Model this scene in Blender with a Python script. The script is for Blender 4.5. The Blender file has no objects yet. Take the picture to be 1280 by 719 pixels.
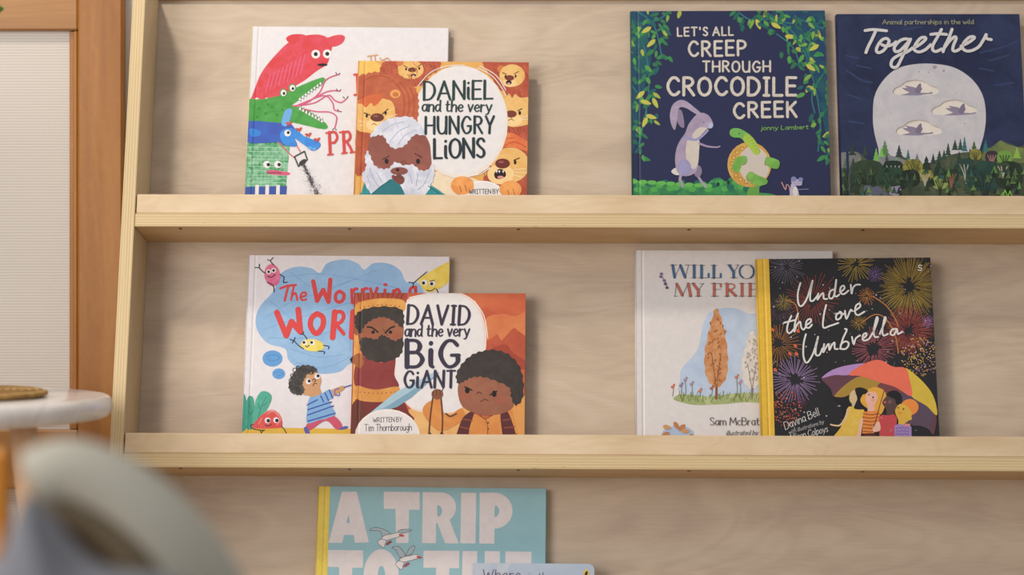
import bpy, math, random
from mathutils import Matrix, Vector
from mathutils.geometry import tessellate_polygon
R = math.radians
scene = bpy.context.scene
col = scene.collection
random.seed(7)

# ------------------------------------------------------------------ camera
F = 2500.0                 # focal length in pixels of the 1280 x 719 frame
H = 0.62                   # camera height
cam_d = bpy.data.cameras.new('camera')
cam_d.sensor_width = 36.0
cam_d.lens = 36.0 * F / 1280.0
cam_d.clip_start = 0.01
cam_d.dof.use_dof = True
cam_d.dof.focus_distance = 2.47
cam_d.dof.aperture_fstop = 2.6
cam = bpy.data.objects.new('camera', cam_d)
cam.location = (0, 0, H)
cam.rotation_euler = (R(90), 0, 0)
col.objects.link(cam)
scene.camera = cam

# ------------------------------------------------------------------ light
scene.view_settings.view_transform = 'Standard'
scene.view_settings.look = 'None'
scene.view_settings.gamma = 1.0
scene.view_settings.use_curve_mapping = False
scene.view_settings.exposure = 0.06
world = bpy.data.worlds.new('room_light')
scene.world = world
world.use_nodes = True
bg = world.node_tree.nodes['Background']
bg.inputs['Color'].default_value = (0.93, 0.96, 1.0, 1)
bg.inputs['Strength'].default_value = 0.50


def area(name, loc, aim, size, power, colour, size_y=None, shape='DISK'):
    d = bpy.data.lights.new(name, 'AREA')
    d.energy = power
    d.color = colour
    d.shape = shape
    d.size = size
    if size_y:
        d.size_y = size_y
    o = bpy.data.objects.new(name, d)
    o.location = loc
    o.rotation_euler = (Vector(aim) - Vector(loc)).to_track_quat('-Z', 'Y').to_euler()
    col.objects.link(o)


TILT, YAW, ROLL = R(12.5), R(1.2), R(0.17)
# the leaning plane of the display shelf: x right, z up along the panel, -y out of it
PANEL = (Matrix.Translation((0, F / 1000.0, H)) @ Matrix.Rotation(-YAW, 4, 'Z')
         @ Matrix.Rotation(ROLL, 4, 'Y') @ Matrix.Rotation(-TILT, 4, 'X'))


def P(u, w, v):
    return PANEL @ Vector((u, -w, v))


area('ceiling_lamp', P(-1.02, 1.50, 1.84), P(-0.2, 0, -0.15), 0.26, 27.0, (1.0, 0.90, 0.76))
area('window_daylight', (-1.75, 0.35, 1.15), (0, 2.5, 0.55), 1.5, 38.0, (1.0, 0.96, 0.93), 1.3, 'RECTANGLE')


# ------------------------------------------------------------------ materials
def lin(c):
    return c / 12.92 if c <= 0.04045 else ((c + 0.055) / 1.055) ** 2.4


def hexc(h, k=1.0):
    h = h.lstrip('#')
    return tuple(min(0.95, k * lin(int(h[i:i + 2], 16) / 255.0)) for i in (0, 2, 4)) + (1.0,)


MATS = {}


class NT:
    def __init__(self, name):
        self.m = bpy.data.materials.new(name)
        self.m.use_nodes = True
        self.t = self.m.node_tree
        self.b = self.t.nodes['Principled BSDF']

    def n(self, kind, **kw):
        nd = self.t.nodes.new(kind)
        for k, v in kw.items():
            if k in nd.inputs.keys():
                nd.inputs[k].default_value = v
            else:
                setattr(nd, k, v)
        return nd

    def l(self, a, b):
        self.t.links.new(a, b)

    def coord(self, scale=(1, 1, 1), rot=(0, 0, 0)):
        c = self.n('ShaderNodeTexCoord')
        mp = self.n('ShaderNodeMapping')
        mp.inputs['Scale'].default_value = scale
        mp.inputs['Rotation'].default_value = rot
        self.l(c.outputs['Object'], mp.inputs['Vector'])
        return mp.outputs['Vector']

    def noise(self, vec, scale=5, detail=3, rough=0.5, dist=0.0):
        nd = self.n('ShaderNodeTexNoise')
        nd.inputs['Scale'].default_value = scale
        nd.inputs['Detail'].default_value = detail
        nd.inputs['Roughness'].default_value = rough
        nd.inputs['Distortion'].default_value = dist
        self.l(vec, nd.inputs['Vector'])
        return nd.outputs['Fac']

    def ramp(self, fac, stops, interp='LINEAR'):
        r = self.n('ShaderNodeValToRGB')
        r.color_ramp.interpolation = interp
        els = r.color_ramp.elements
        while len(els) < len(stops):
            els.new(0.5)
        for e, (p, c) in zip(els, stops):
            e.position = p
            e.color = c
        self.l(fac, r.inputs['Fac'])
        return r.outputs['Color']

    def mix(self, fac, a, b, blend='MIX'):
        mx = self.n('ShaderNodeMix', data_type='RGBA', blend_type=blend)
        for sock, val in ((mx.inputs[0], fac), (mx.inputs[6], a), (mx.inputs[7], b)):
            if hasattr(val, 'is_linked'):
                self.l(val, sock)
            else:
                sock.default_value = val
        return mx.outputs[2]

    def math(self, op, a, b=0.0):
        nd = self.n('ShaderNodeMath', operation=op)
        for i, val in enumerate((a, b)):
            if hasattr(val, 'is_linked'):
                self.l(val, nd.inputs[i])
            else:
                nd.inputs[i].default_value = val
        return nd.outputs[0]

    def bump(self, h, strength, dist=0.001):
        b = self.n('ShaderNodeBump')
        b.inputs['Strength'].default_value = strength
        b.inputs['Distance'].default_value = dist
        self.l(h, b.inputs['Height'])
        self.l(b.outputs['Normal'], self.b.inputs['Normal'])

    def colour(self, c):
        if hasattr(c, 'is_linked'):
            self.l(c, self.b.inputs['Base Color'])
        else:
            self.b.inputs['Base Color'].default_value = c

    def rough(self, r, spec=0.5):
        self.b.inputs['Roughness'].default_value = r
        self.b.inputs['Specular IOR Level'].default_value = spec


INK = 1.0


def ink(spec):
    """printed ink: '#hex' or '#hex>#hex@scale' for a hand-coloured patchy tone"""
    key = 'ink ' + spec
    if key in MATS:
        return MATS[key]
    t = NT(key)
    def hexc(h, k=1.0, hx=globals()['hexc']):
        c = hx(h, k)
        g = 0.3 * c[0] + 0.6 * c[1] + 0.1 * c[2]
        return tuple(x * 0.92 + g * 0.08 for x in c[:3]) + (1.0,)
    if '>' in spec:
        a, rest = spec.split('>')
        b, _, sc = rest.partition('@')
        sc = float(sc or 60)
        f = t.noise(t.coord((1, 1, 1)), sc, 4, 0.65, 0.6)
        t.colour(t.ramp(f, [(0.38, hexc(a, INK)), (0.64, hexc(b, INK))]))
    else:
        f = t.noise(t.coord(), 120, 3, 0.6)
        c = hexc(spec, INK)
        t.colour(t.ramp(f, [(0.3, tuple(x * 0.93 for x in c[:3]) + (1,)), (0.7, c)]))
    t.rough(0.42, 0.3)
    MATS[key] = t.m
    return t.m


def plain(name, colour, rough=0.5, spec=0.5, var=0.1, scale=40):
    if name in MATS:
        return MATS[name]
    t = NT(name)
    c = hexc(colour)
    f = t.noise(t.coord(), scale, 4)
    t.colour(t.ramp(f, [(0.3, tuple(x * (1 - var) for x in c[:3]) + (1,)), (0.7, c)]))
    t.rough(rough, spec)
    MATS[name] = t.m
    return t.m


def wood(h):
    r, g, b, a = hexc(h)
    return (r, g * 0.970, b, a)


def birch(name, a, b, c, scale=(1.5, 1.5, 7), rough=0.42, fine=0.25, fig=0.035):
    t = NT(name)
    vec = t.coord(scale)
    big = t.noise(vec, 2.2, 2, 0.5, 1.6)
    rings = t.n('ShaderNodeTexWave', wave_type='BANDS', bands_direction='Z')
    for k, v in (('Scale', 0.55), ('Distortion', 9.0), ('Detail', 3.0), ('Detail Scale', 0.8), ('Detail Roughness', 0.55)):
        rings.inputs[k].default_value = v
    t.l(vec, rings.inputs['Vector'])
    streak = t.noise(t.coord((scale[0] * 5, scale[1] * 5, scale[2] * 25)), 3.0, 4, 0.65, 0.3)
    figure = t.noise(t.coord((scale[0] * .9, scale[1] * .9, scale[2] * .9)), 2.0, 2, 0.5, 0.8)
    fl = t.math('SINE', t.math('MULTIPLY', figure, 70.0))
    f = t.math('ADD', t.math('MULTIPLY', big, 0.65), t.math('MULTIPLY', rings.outputs['Fac'], 0.20))
    f = t.math('ADD', f, t.math('MULTIPLY', fl, fig))
    f = t.math('ADD', f, t.math('MULTIPLY', streak, fine))
    f = t.math('SUBTRACT', f, fine * 0.5 - 0.04)
    t.colour(t.ramp(f, [(0.22, wood(a)), (0.5, wood(b)), (0.78, wood(c))]))
    t.bump(streak, 0.08, 0.0004)
    t.rough(rough, 0.35)
    return t.m


def ply(name, axis, thick, offset=0.0):
    """edge of birch plywood: light and dark veneers stacked along one axis"""
    t = NT(name)
    co = t.n('ShaderNodeTexCoord')
    sp = t.n('ShaderNodeSeparateXYZ')
    t.l(co.outputs['Object'], sp.inputs[0])
    wob = t.noise(t.coord((6, 6, 6) if axis == 'Z' else (6, 6, 6)), 3, 2)
    x = t.math('ADD', sp.outputs[axis], t.math('MULTIPLY', wob, thick * 0.05))
    x = t.math('DIVIDE', t.math('ADD', x, offset), thick)
    fr = t.math('FRACT', t.math('MULTIPLY', x, 5.0))
    lay = t.ramp(fr, [(0.0, hexc('#bfa377')), (0.12, hexc('#d9c49c')), (0.5, hexc('#d6c095')),
                      (0.58, hexc('#a07e50')), (0.7, hexc('#cdb488')), (0.97, hexc('#c9af82'))])
    long = (4, 4, 300) if axis == 'Z' else (300, 4, 4)
    s = t.noise(t.coord(long), 2.0, 4, 0.7)
    sp2 = t.noise(t.coord((30, 30, 160) if axis == 'Z' else (160, 30, 30)), 2.0, 2, 0.5)
    dark = t.ramp(sp2, [(0.70, (1, 1, 1, 1)), (0.78, (0.45, 0.33, 0.24, 1))])
    c = t.mix(0.25, lay, t.ramp(s, [(0.3, hexc('#bfa274')), (0.7, hexc('#dfcba4'))]))
    t.colour(t.mix(0.8, c, dark, 'MULTIPLY'))
    t.rough(0.5, 0.3)
    return t.m


M_PANEL = birch('birch panel', '#b5a38e', '#c4b39a', '#cfbfa8', (2.0, 2.0, 6.0), 0.42, 0.46, 0.055)
M_SIDE = birch('birch side', '#bfa980', '#ccb88f', '#d8c59d', (6, 6, 1.2))
M_LIP = birch('birch lip', '#c7ae88', '#d6c09b', '#e2ceac', (3.0, 3.0, 8.0), 0.4)
M_UNDER = birch('birch shelf', '#c0a273', '#cdb182', '#d8be90', (2, 8, 2))
M_PLYZ = ply('plywood edge along', 'Z', 0.0165)
M_PLYX = ply('plywood edge upright', 'X', 0.0165)
M_BEECH = birch('beech upright', '#905f2c', '#a06c34', '#ae7a3f', (9, 9, 0.9), 0.38, 0.35)
M_BEECHH = birch('beech rail', '#906536', '#a1733f', '#b0824d', (0.9, 9, 9), 0.38, 0.35)
M_PALE = birch('pale wood', '#d3ad84', '#e2c09a', '#ead0ad', (9, 9, 1.2), 0.4)
M_PAGE = plain('page edges', '#e6dfd2', 0.8, 0.2, 0.08, 400)
M_WALL = plain('white wall', '#e4e2e0', 0.8, 0.2, 0.03, 8)


def woven():
    t = NT('woven screen')
    co = t.n('ShaderNodeTexCoord')
    sp = t.n('ShaderNodeSeparateXYZ')
    t.l(co.outputs['Object'], sp.inputs[0])
    a = t.math('SINE', t.math('MULTIPLY', sp.outputs['Z'], 2 * math.pi / 0.0037))
    b = t.math('SINE', t.math('MULTIPLY', sp.outputs['X'], 2 * math.pi / 0.0030))
    wt = t.math('ADD', t.math('MULTIPLY', a, 0.6), t.math('MULTIPLY', t.math('MULTIPLY', a, b), 0.4))
    f = t.math('ADD', t.math('MULTIPLY', wt, 0.5), 0.5)
    t.colour(t.ramp(f, [(0.0, hexc('#b3a9a0')), (0.45, hexc('#ccc4bc')), (1.0, hexc('#d4cdc6'))]))
    t.bump(f, 0.2, 0.0004)
    t.rough(0.75, 0.2)
    return t.m


def fabric(name, a, b, scale=600):
    t = NT(name)
    big = t.noise(t.coord(), 14, 3, 0.6)
    f = t.noise(t.coord(), scale, 3, 0.7)
    t.colour(t.mix(t.math('MULTIPLY', big, 0.6), hexc(a), hexc(b)))
    t.bump(f, 0.5, 0.002)
    t.rough(0.9, 0.15)
    return t.m


def marble():
    t = NT('white marble')
    f = t.noise(t.coord(), 6, 6, 0.6, 2.5)
    t.colour(t.ramp(f, [(0.40, hexc('#dcd6d2')), (0.5, hexc('#d3ccc8')), (0.60, hexc('#e0dad6'))]))
    t.rough(0.16, 0.5)
    return t.m


def jute():
    t = NT('coiled jute')
    co = t.n('ShaderNodeTexCoord')
    ln = t.n('ShaderNodeVectorMath', operation='LENGTH')
    t.l(co.outputs['Object'], ln.inputs[0])
    r = t.math('SINE', t.math('MULTIPLY', ln.outputs['Value'], 2 * math.pi / 0.008))
    nz = t.noise(t.coord(), 120, 4, 0.7)
    f = t.math('ADD', t.math('MULTIPLY', r, 0.25), t.math('ADD', t.math('MULTIPLY', nz, 0.9), -0.1))
    t.colour(t.ramp(f, [(0.1, hexc('#7c5a34')), (0.45, hexc('#b08a52')), (0.8, hexc('#d3b276'))]))
    t.bump(f, 0.8, 0.003)
    t.rough(0.85, 0.2)
    return t.m


# ------------------------------------------------------------------ mesh helpers
class MB:
    def __init__(self):
        self.v, self.f, self.m, self.mats, self.sm = [], [], [], [], []

    def mi(self, mat):
        if mat not in self.mats:
            self.mats.append(mat)
        return self.mats.index(mat)

    def face(self, pts, mat, smooth=False):
        i = len(self.v)
        self.v.extend(pts)
        self.f.append(tuple(range(i, i + len(pts))))
        self.m.append(self.mi(mat))
        self.sm.append(smooth)

    def grid(self, rows, mat, close_u=False, close_v=False, smooth=True):
        base = len(self.v)
        nv, nu = len(rows), len(rows[0])
        for r in rows:
            self.v.extend(r)
        for j in range(nv if close_v else nv - 1):
            for i in range(nu if close_u else nu - 1):
                a = base + j * nu + i
                b = base + j * nu + (i + 1) % nu
                c = base + ((j + 1) % nv) * nu + (i + 1) % nu
                d = base + ((j + 1) % nv) * nu + i
                self.f.append((a, b, c, d))
                self.m.append(self.mi(mat))
                self.sm.append(smooth)
        return base

    def cap(self, idx, mat, smooth=False):
        self.f.append(tuple(idx))
        self.m.append(self.mi(mat))
        self.sm.append(smooth)

    def box(self, x0, x1, y0, y1, z0, z1, mat, front=None, ch=0.0):
        """box; 'front' is the material of the -y face; ch chamfers all edges"""
        if ch <= 0:
            p = [(x, y, z) for z in (z0, z1) for y in (y0, y1) for x in (x0, x1)]
            for k, q in enumerate(((0, 1, 5, 4), (2, 6, 7, 3), (0, 4, 6, 2), (1, 3, 7, 5), (4, 5, 7, 6), (0, 2, 3, 1))):
                self.face([p[i] for i in q], front if (k == 0 and front) else mat)
            return
        X, Y, Z = (x0, x1), (y0, y1), (z0, z1)
        s = (1, -1)
        c = lambda i, j, k, ax: tuple((X[i] + (0 if ax == 0 else s[i] * ch), Y[j] + (0 if ax == 1 else s[j] * ch),
                                       Z[k] + (0 if ax == 2 else s[k] * ch)))
        for j in (0, 1):
            self.face([c(0, j, 0, 1), c(1, j, 0, 1), c(1, j, 1, 1), c(0, j, 1, 1)], front if (j == 0 and front) else mat)
        for i in (0, 1):
            self.face([c(i, 0, 0, 0), c(i, 1, 0, 0), c(i, 1, 1, 0), c(i, 0, 1, 0)], mat)
        for k in (0, 1):
            self.face([c(0, 0, k, 2), c(1, 0, k, 2), c(1, 1, k, 2), c(0, 1, k, 2)], mat)
        for i in (0, 1):
            for j in (0, 1):
                self.face([c(i, j, 0, 0), c(i, j, 1, 0), c(i, j, 1, 1), c(i, j, 0, 1)], front if (j == 0 and front) else mat)
        for j in (0, 1):
            for k in (0, 1):
                self.face([c(0, j, k, 1), c(1, j, k, 1), c(1, j, k, 2), c(0, j, k, 2)], front if (j == 0 and front) else mat)
        for i in (0, 1):
            for k in (0, 1):
                self.face([c(i, 0, k, 0), c(i, 1, k, 0), c(i, 1, k, 2), c(i, 0, k, 2)], mat)
        for i in (0, 1):
            for j in (0, 1):
                for k in (0, 1):
                    self.face([c(i, j, k, 0), c(i, j, k, 1), c(i, j, k, 2)], mat)

    def lathe(self, prof, mat, n=64, centre=(0, 0, 0), smooth=True):
        rows = []
        for r, z in prof:
            rows.append([(centre[0] + r * math.cos(2 * math.pi * k / n), centre[1] + r * math.sin(2 * math.pi * k / n),
                          centre[2] + z) for k in range(n)])
        b = self.grid(rows, mat, close_u=True, smooth=smooth)
        self.cap([b + k for k in range(n)][::-1], mat)
        last = b + (len(prof) - 1) * n
        self.cap([last + k for k in range(n)], mat)

    def tube(self, pts, radii, mat, n=14, sx=1.0):
        pts = [Vector(p) for p in pts]
        rows = []
        for i, p in enumerate(pts):
            d = (pts[min(i + 1, len(pts) - 1)] - pts[max(i - 1, 0)]).normalized()
            a = d.cross(Vector((0, 0, 1)))
            if a.length < 1e-3:
                a = d.cross(Vector((0, 1, 0)))
            a.normalize()
            b = a.cross(d).normalized()
            r = radii[i] if isinstance(radii, (list, tuple)) else radii
            rows.append([tuple(p + a * (r * sx * math.cos(2 * math.pi * k / n)) + b * (r * math.sin(2 * math.pi * k / n)))
                         for k in range(n)])
        bs = self.grid(rows, mat, close_u=True)
        self.cap([bs + k for k in range(n)], mat)
        self.cap([bs + (len(pts) - 1) * n + k for k in range(n)][::-1], mat)

    def build(self, name, parent=None, fix=True):
        me = bpy.data.meshes.new(name)
        me.from_pydata([tuple(p) for p in self.v], [], self.f)
        for m in self.mats:
            me.materials.append(m)
        me.polygons.foreach_set('material_index', self.m)
        me.polygons.foreach_set('use_smooth', self.sm)
        me.update()
        if fix:
            import bmesh
            bm = bmesh.new()
            bm.from_mesh(me)
            bmesh.ops.remove_doubles(bm, verts=bm.verts, dist=1e-6)
            bmesh.ops.recalc_face_normals(bm, faces=bm.faces)
            bm.to_mesh(me)
            bm.free()
        o = bpy.data.objects.new(name, me)
        col.objects.link(o)
        if parent:
            o.parent = parent
        return o


def tag(o, label=None, cat=None, group=None, kind=None):
    for k, v in (('label', label), ('category', cat), ('group', group), ('kind', kind)):
        if v:
            o[k] = v
    return o


def thing(name, label, cat, mat=None, group=None):
    o = bpy.data.objects.new(name, None)
    o.empty_display_size = 0.05
    col.objects.link(o)
    if mat is not None:
        o.matrix_world = mat
    return tag(o, label, cat, group)


def ray(px, py):
    return Vector((0, 0, H)), Vector(((px - 640.0) / F, 1.0, -(py - 359.5) / F))


def hit(px, py, inv, plane_y):
    """photo pixel -> (x, z) on the plane y = plane_y of a local frame"""
    o, d = ray(px, py)
    a = inv @ o
    b = inv.to_3x3() @ d
    k = (plane_y - a.y) / b.y
    q = a + b * k
    return q.x, q.z


PINV = PANEL.inverted()


def at(px, py, depth):
    """photo pixel at a distance from the camera -> world point"""
    return Vector(((px - 640.0) / F * depth, depth, H - (py - 359.5) / F * depth))


# ------------------------------------------------------------------ setting
mb = MB(); mb.box(-2.2, 2.2, -0.6, 2.9, -0.05, 0.0, plain('floor boards', '#b39a7c', 0.5, 0.4, 0.25, 6))
tag(mb.build('floor'), kind='structure')
mb = MB(); mb.box(-2.2, 2.2, 2.603, 2.70, 0.0, 2.4, M_WALL)
tag(mb.build('wall_back'), kind='structure')

# ------------------------------------------------------------------ display shelf
UL, UR, DEP, TH = -0.4600, 0.7600, 0.082, 0.0165
V1 = hit(400, 283.5, PINV, -DEP)[1]
V2 = hit(400, 585.0, PINV, -DEP)[1]
V3 = V2 - (V1 - V2)
VTOP = hit(640, 1.0, PINV, 0)[1]


def floor_v(u, w):
    a = P(u, w, 0).z
    b = P(u, w, -1).z
    return -(a - 0.0005) / (a - b)


VB = floor_v(UL, DEP)
SM = PANEL @ Matrix.Translation((UL, 0, VB))
unit = thing('display_shelf', 'tall leaning birch plywood book display shelf with lipped ledges along the wall', 'shelf', SM)


def sub(u, w, v):
    return (u - UL, -w, v - VB)


mb = MB()
mb.box(0.0, UR - UL, 0.0, 0.012, floor_v(UL, 0) + 0.06 - VB, VTOP - VB, M_PANEL)
mb.build('back_panel', unit)
for u0, u1 in ((UL - TH, UL), (UR, UR + TH)):
    mb = MB()
    pr = [(DEP, floor_v(u0, DEP)), (-0.012, floor_v(u0, -0.012)), (-0.012, VTOP + 0.004), (DEP, VTOP + 0.004)]
    a = [sub(u0 + 0.0002, w, v) for w, v in pr]
    b = [sub(u1 - 0.0002, w, v) for w, v in pr]
    mb.face(a, M_SIDE); mb.face(b[::-1], M_SIDE)
    for k in range(4):
        q = (k + 1) % 4
        mb.face([a[k], b[k], b[q], a[q]], M_PLYX if k in (2, 3) else M_SIDE)
    o = mb.build('side_panel', unit)
    bv = o.modifiers.new('bevel', 'BEVEL'); bv.width = 0.0008; bv.segments = 2
for k, v in enumerate((V1, V2, V3)):
    mb = MB()
    mb.box(0.0003, UR - UL - 0.0003, -DEP, -0.0002, 0.0, TH, M_UNDER, M_PLYZ, 0.0006)
    sh = mb.build('ledge', unit)
    sh.location = sub(UL, 0, v)
    mb = MB()
    mb.box(0.0012, UR - UL - 0.0012, -DEP + 0.0012, -DEP + 0.0152, TH + 0.0003, TH + 0.0246, M_LIP, None, 0.0010)
    mb.build('front_lip', sh)
    mb = MB()
    mb2 = MB()
    for px in (226, 437, 648, 861, 1078):
        x, z = hit(px, 287 if k == 0 else 588, PINV, -DEP + 0.012)
        s = MB()
        s.lathe([(0.0022, 0.0), (0.0020, -0.0006), (0.0008, -0.0006)], plain('dark screw', '#4a3726', 0.5, 0.5), 14,
                (x - UL, -DEP + 0.010, -0.0001))
        s.build('screw', sh)
mb = MB()
mb.box(0.0003, UR - UL - 0.0003, -0.005, 0.012, VTOP - VB + 0.0002, VTOP - VB + 0.010, M_SIDE, M_PLYZ)
mb.build('top_rail', unit)

# ------------------------------------------------------------------ drawing on book covers
def catmull(pts, closed=False, n=6):
    out = []
    m = len(pts)
    for i in range(m if closed else m - 1):
        if closed:
            a, b, c, d = pts[i - 1], pts[i], pts[(i + 1) % m], pts[(i + 2) % m]
        else:
            a, b, c, d = pts[max(i - 1, 0)], pts[i], pts[i + 1], pts[min(i + 2, m - 1)]
        for k in range(n):
            t = k / n
            out.append(tuple(0.5 * (2 * b[j] + (c[j] - a[j]) * t + (2 * a[j] - 5 * b[j] + 4 * c[j] - d[j]) * t * t
                                    + (3 * b[j] - a[j] - 3 * c[j] + d[j]) * t ** 3) for j in (0, 1)))
    if not closed:
        out.append(tuple(pts[-1]))
    return out


def clip_half(poly, ax, val, keep_greater):
    out = []
    n = len(poly)
    for i in range(n):
        p, q = poly[i], poly[(i + 1) % n]
        a = (p[ax] - val) if keep_greater else (val - p[ax])
        b = (q[ax] - val) if keep_greater else (val - q[ax])
        if a >= 0:
            out.append(p)
        if (a > 0 and b < 0) or (a < 0 and b > 0):
            t = a / (a - b)
            out.append((p[0] + (q[0] - p[0]) * t, p[1] + (q[1] - p[1]) * t))
    return out


GLYPH = {
 'A': (.8, "0,0 .4,1 .8,0|.14,.34 .66,.34"), 'B': (.62, "0,0 0,1|~0,1 .38,.98 .52,.78 .38,.56 0,.54|~0,.54 .42,.53 .62,.28 .42,.02 0,0"),
 'C': (.7, "~.68,.82 .5,.98 .25,.95 .04,.65 .04,.35 .25,.05 .5,.02 .7,.18"), 'D': (.68, "0,0 0,1|~0,1 .35,.97 .64,.72 .66,.35 .4,.04 0,0"),
 'E': (.55, "0,0 0,1|0,1 .55,1|0,.53 .48,.53|0,0 .55,0"), 'F': (.55, "0,0 0,1|0,1 .55,1|0,.53 .48,.53"),
 'G': (.74, "~.68,.82 .5,.98 .25,.95 .04,.65 .04,.35 .25,.04 .5,.02 .7,.2 .7,.42|.45,.44 .76,.44"), 'H': (.7, "0,0 0,1|.7,0 .7,1|0,.5 .7,.5"),
 'I': (.3, "0,0 .3,0|.15,0 .15,1|0,1 .3,1"), 'K': (.62, "0,0 0,1|.58,1 0,.45|.2,.6 .62,0"), 'L': (.52, "0,1 0,0 .52,0"),
 'M': (.85, "0,0 .1,1 .42,.3 .75,1 .85,0"), 'N': (.7, "0,0 0,1 .7,0 .7,1"),
 'O': (.74, "~.37,1 .1,.85 .0,.5 .1,.15 .37,0 .64,.15 .74,.5 .64,.85 .37,1"), 'P': (.58, "0,0 0,1|~0,1 .4,.97 .58,.74 .4,.5 0,.47"),
 'R': (.62, "0,0 0,1|~0,1 .4,.97 .56,.76 .4,.54 0,.5|.22,.5 .62,0"), 'S': (.55, "~.52,.84 .38,.98 .15,.95 .05,.74 .25,.54 .48,.36 .5,.12 .28,.0 .03,.12"),
 'T': (.66, "0,1 .66,1|.33,1 .33,0"), 'U': (.68, "~0,1 .01,.35 .15,.05 .36,0 .56,.08 .67,.35 .68,1|.68,1 .68,0"), 'V': (.72, "0,1 .36,0 .72,1"),
 'W': (.95, "0,1 .24,0 .48,.7 .72,0 .95,1"), 'Y': (.66, "0,1 .33,.45|.66,1 .33,.45 .3,0"),
 'y': (.5, "0,.62 .24,.05|~.5,.62 .3,.1 .16,-.22 .0,-.24"),
 'a': (.48, "~.44,.5 .25,.63 .06,.5 .02,.22 .16,.02 .34,.1 .44,.35|.44,.62 .44,.1 .5,0"),
 'b': (.48, "0,1 0,0|~0,.4 .2,.62 .42,.5 .46,.25 .3,.02 .1,.02 0,.15"), 'c': (.42, "~.42,.5 .25,.62 .06,.48 .02,.22 .2,.01 .42,.1"),
 'd': (.5, "~.45,.5 .25,.62 .06,.5 .02,.22 .16,.02 .34,.1 .45,.35|.45,1 .45,.08 .52,0"),
 'e': (.46, "~.02,.3 .3,.33 .43,.4 .36,.58 .2,.61 .04,.42 .04,.18 .22,0 .44,.1"),
 'g': (.48, "~.44,.5 .25,.63 .06,.5 .04,.25 .2,.08 .36,.15 .44,.4|~.44,.62 .44,.0 .38,-.24 .18,-.3 .02,-.2"),
 'h': (.46, "0,1 0,0|~0,.35 .18,.6 .38,.58 .44,.4 .44,0"), 'i': (.12, "~.04,.62 .04,.1 .12,0|.04,.88 .05,.9"),
 'k': (.44, "0,1 0,0|.38,.62 0,.25|.14,.36 .42,0"), 'l': (.14, "~.03,1 .03,.12 .14,0"),
 'm': (.74, "0,.62 0,0|~0,.4 .16,.6 .32,.56 .36,.4 .36,0|~.36,.4 .52,.6 .68,.56 .72,.4 .72,0"),
 'n': (.46, "0,.62 0,0|~0,.38 .18,.6 .38,.58 .44,.4 .44,0"), 'o': (.48, "~.24,.62 .06,.5 .01,.3 .08,.08 .24,0 .4,.1 .47,.32 .4,.52 .24,.62"),
 'p': (.48, "0,.62 0,-.3|~0,.4 .2,.62 .42,.5 .46,.25 .3,.02 .1,.02 0,.15"), 'r': (.34, "0,.62 0,0|~0,.36 .14,.58 .34,.58"),
 's': (.38, "~.36,.52 .22,.62 .06,.54 .1,.38 .28,.28 .36,.14 .22,0 .02,.08"), 't': (.38, "~.14,.92 .12,.2 .2,.02 .36,.06|-.02,.62 .34,.64"),
 'u': (.46, "~0,.62 .01,.2 .12,.01 .3,.08 .42,.3|.44,.62 .44,0"), 'v': (.44, "0,.62 .2,0 .44,.62"), 'w': (.66, "0,.62 .16,0 .33,.48 .5,0 .66,.62"),
 'j': (.16, "~.14,.62 .14,-.1 .08,-.28 -.04,-.24|.14,.88 .15,.9"), 'f': (.34, "~.34,.94 .2,.98 .12,.8 .12,0|0,.62 .3,.62"),
 "'": (.1, ".05,1 .05,.76"), '.': (.1, ".05,.4 .06,.42"),
}


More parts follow.
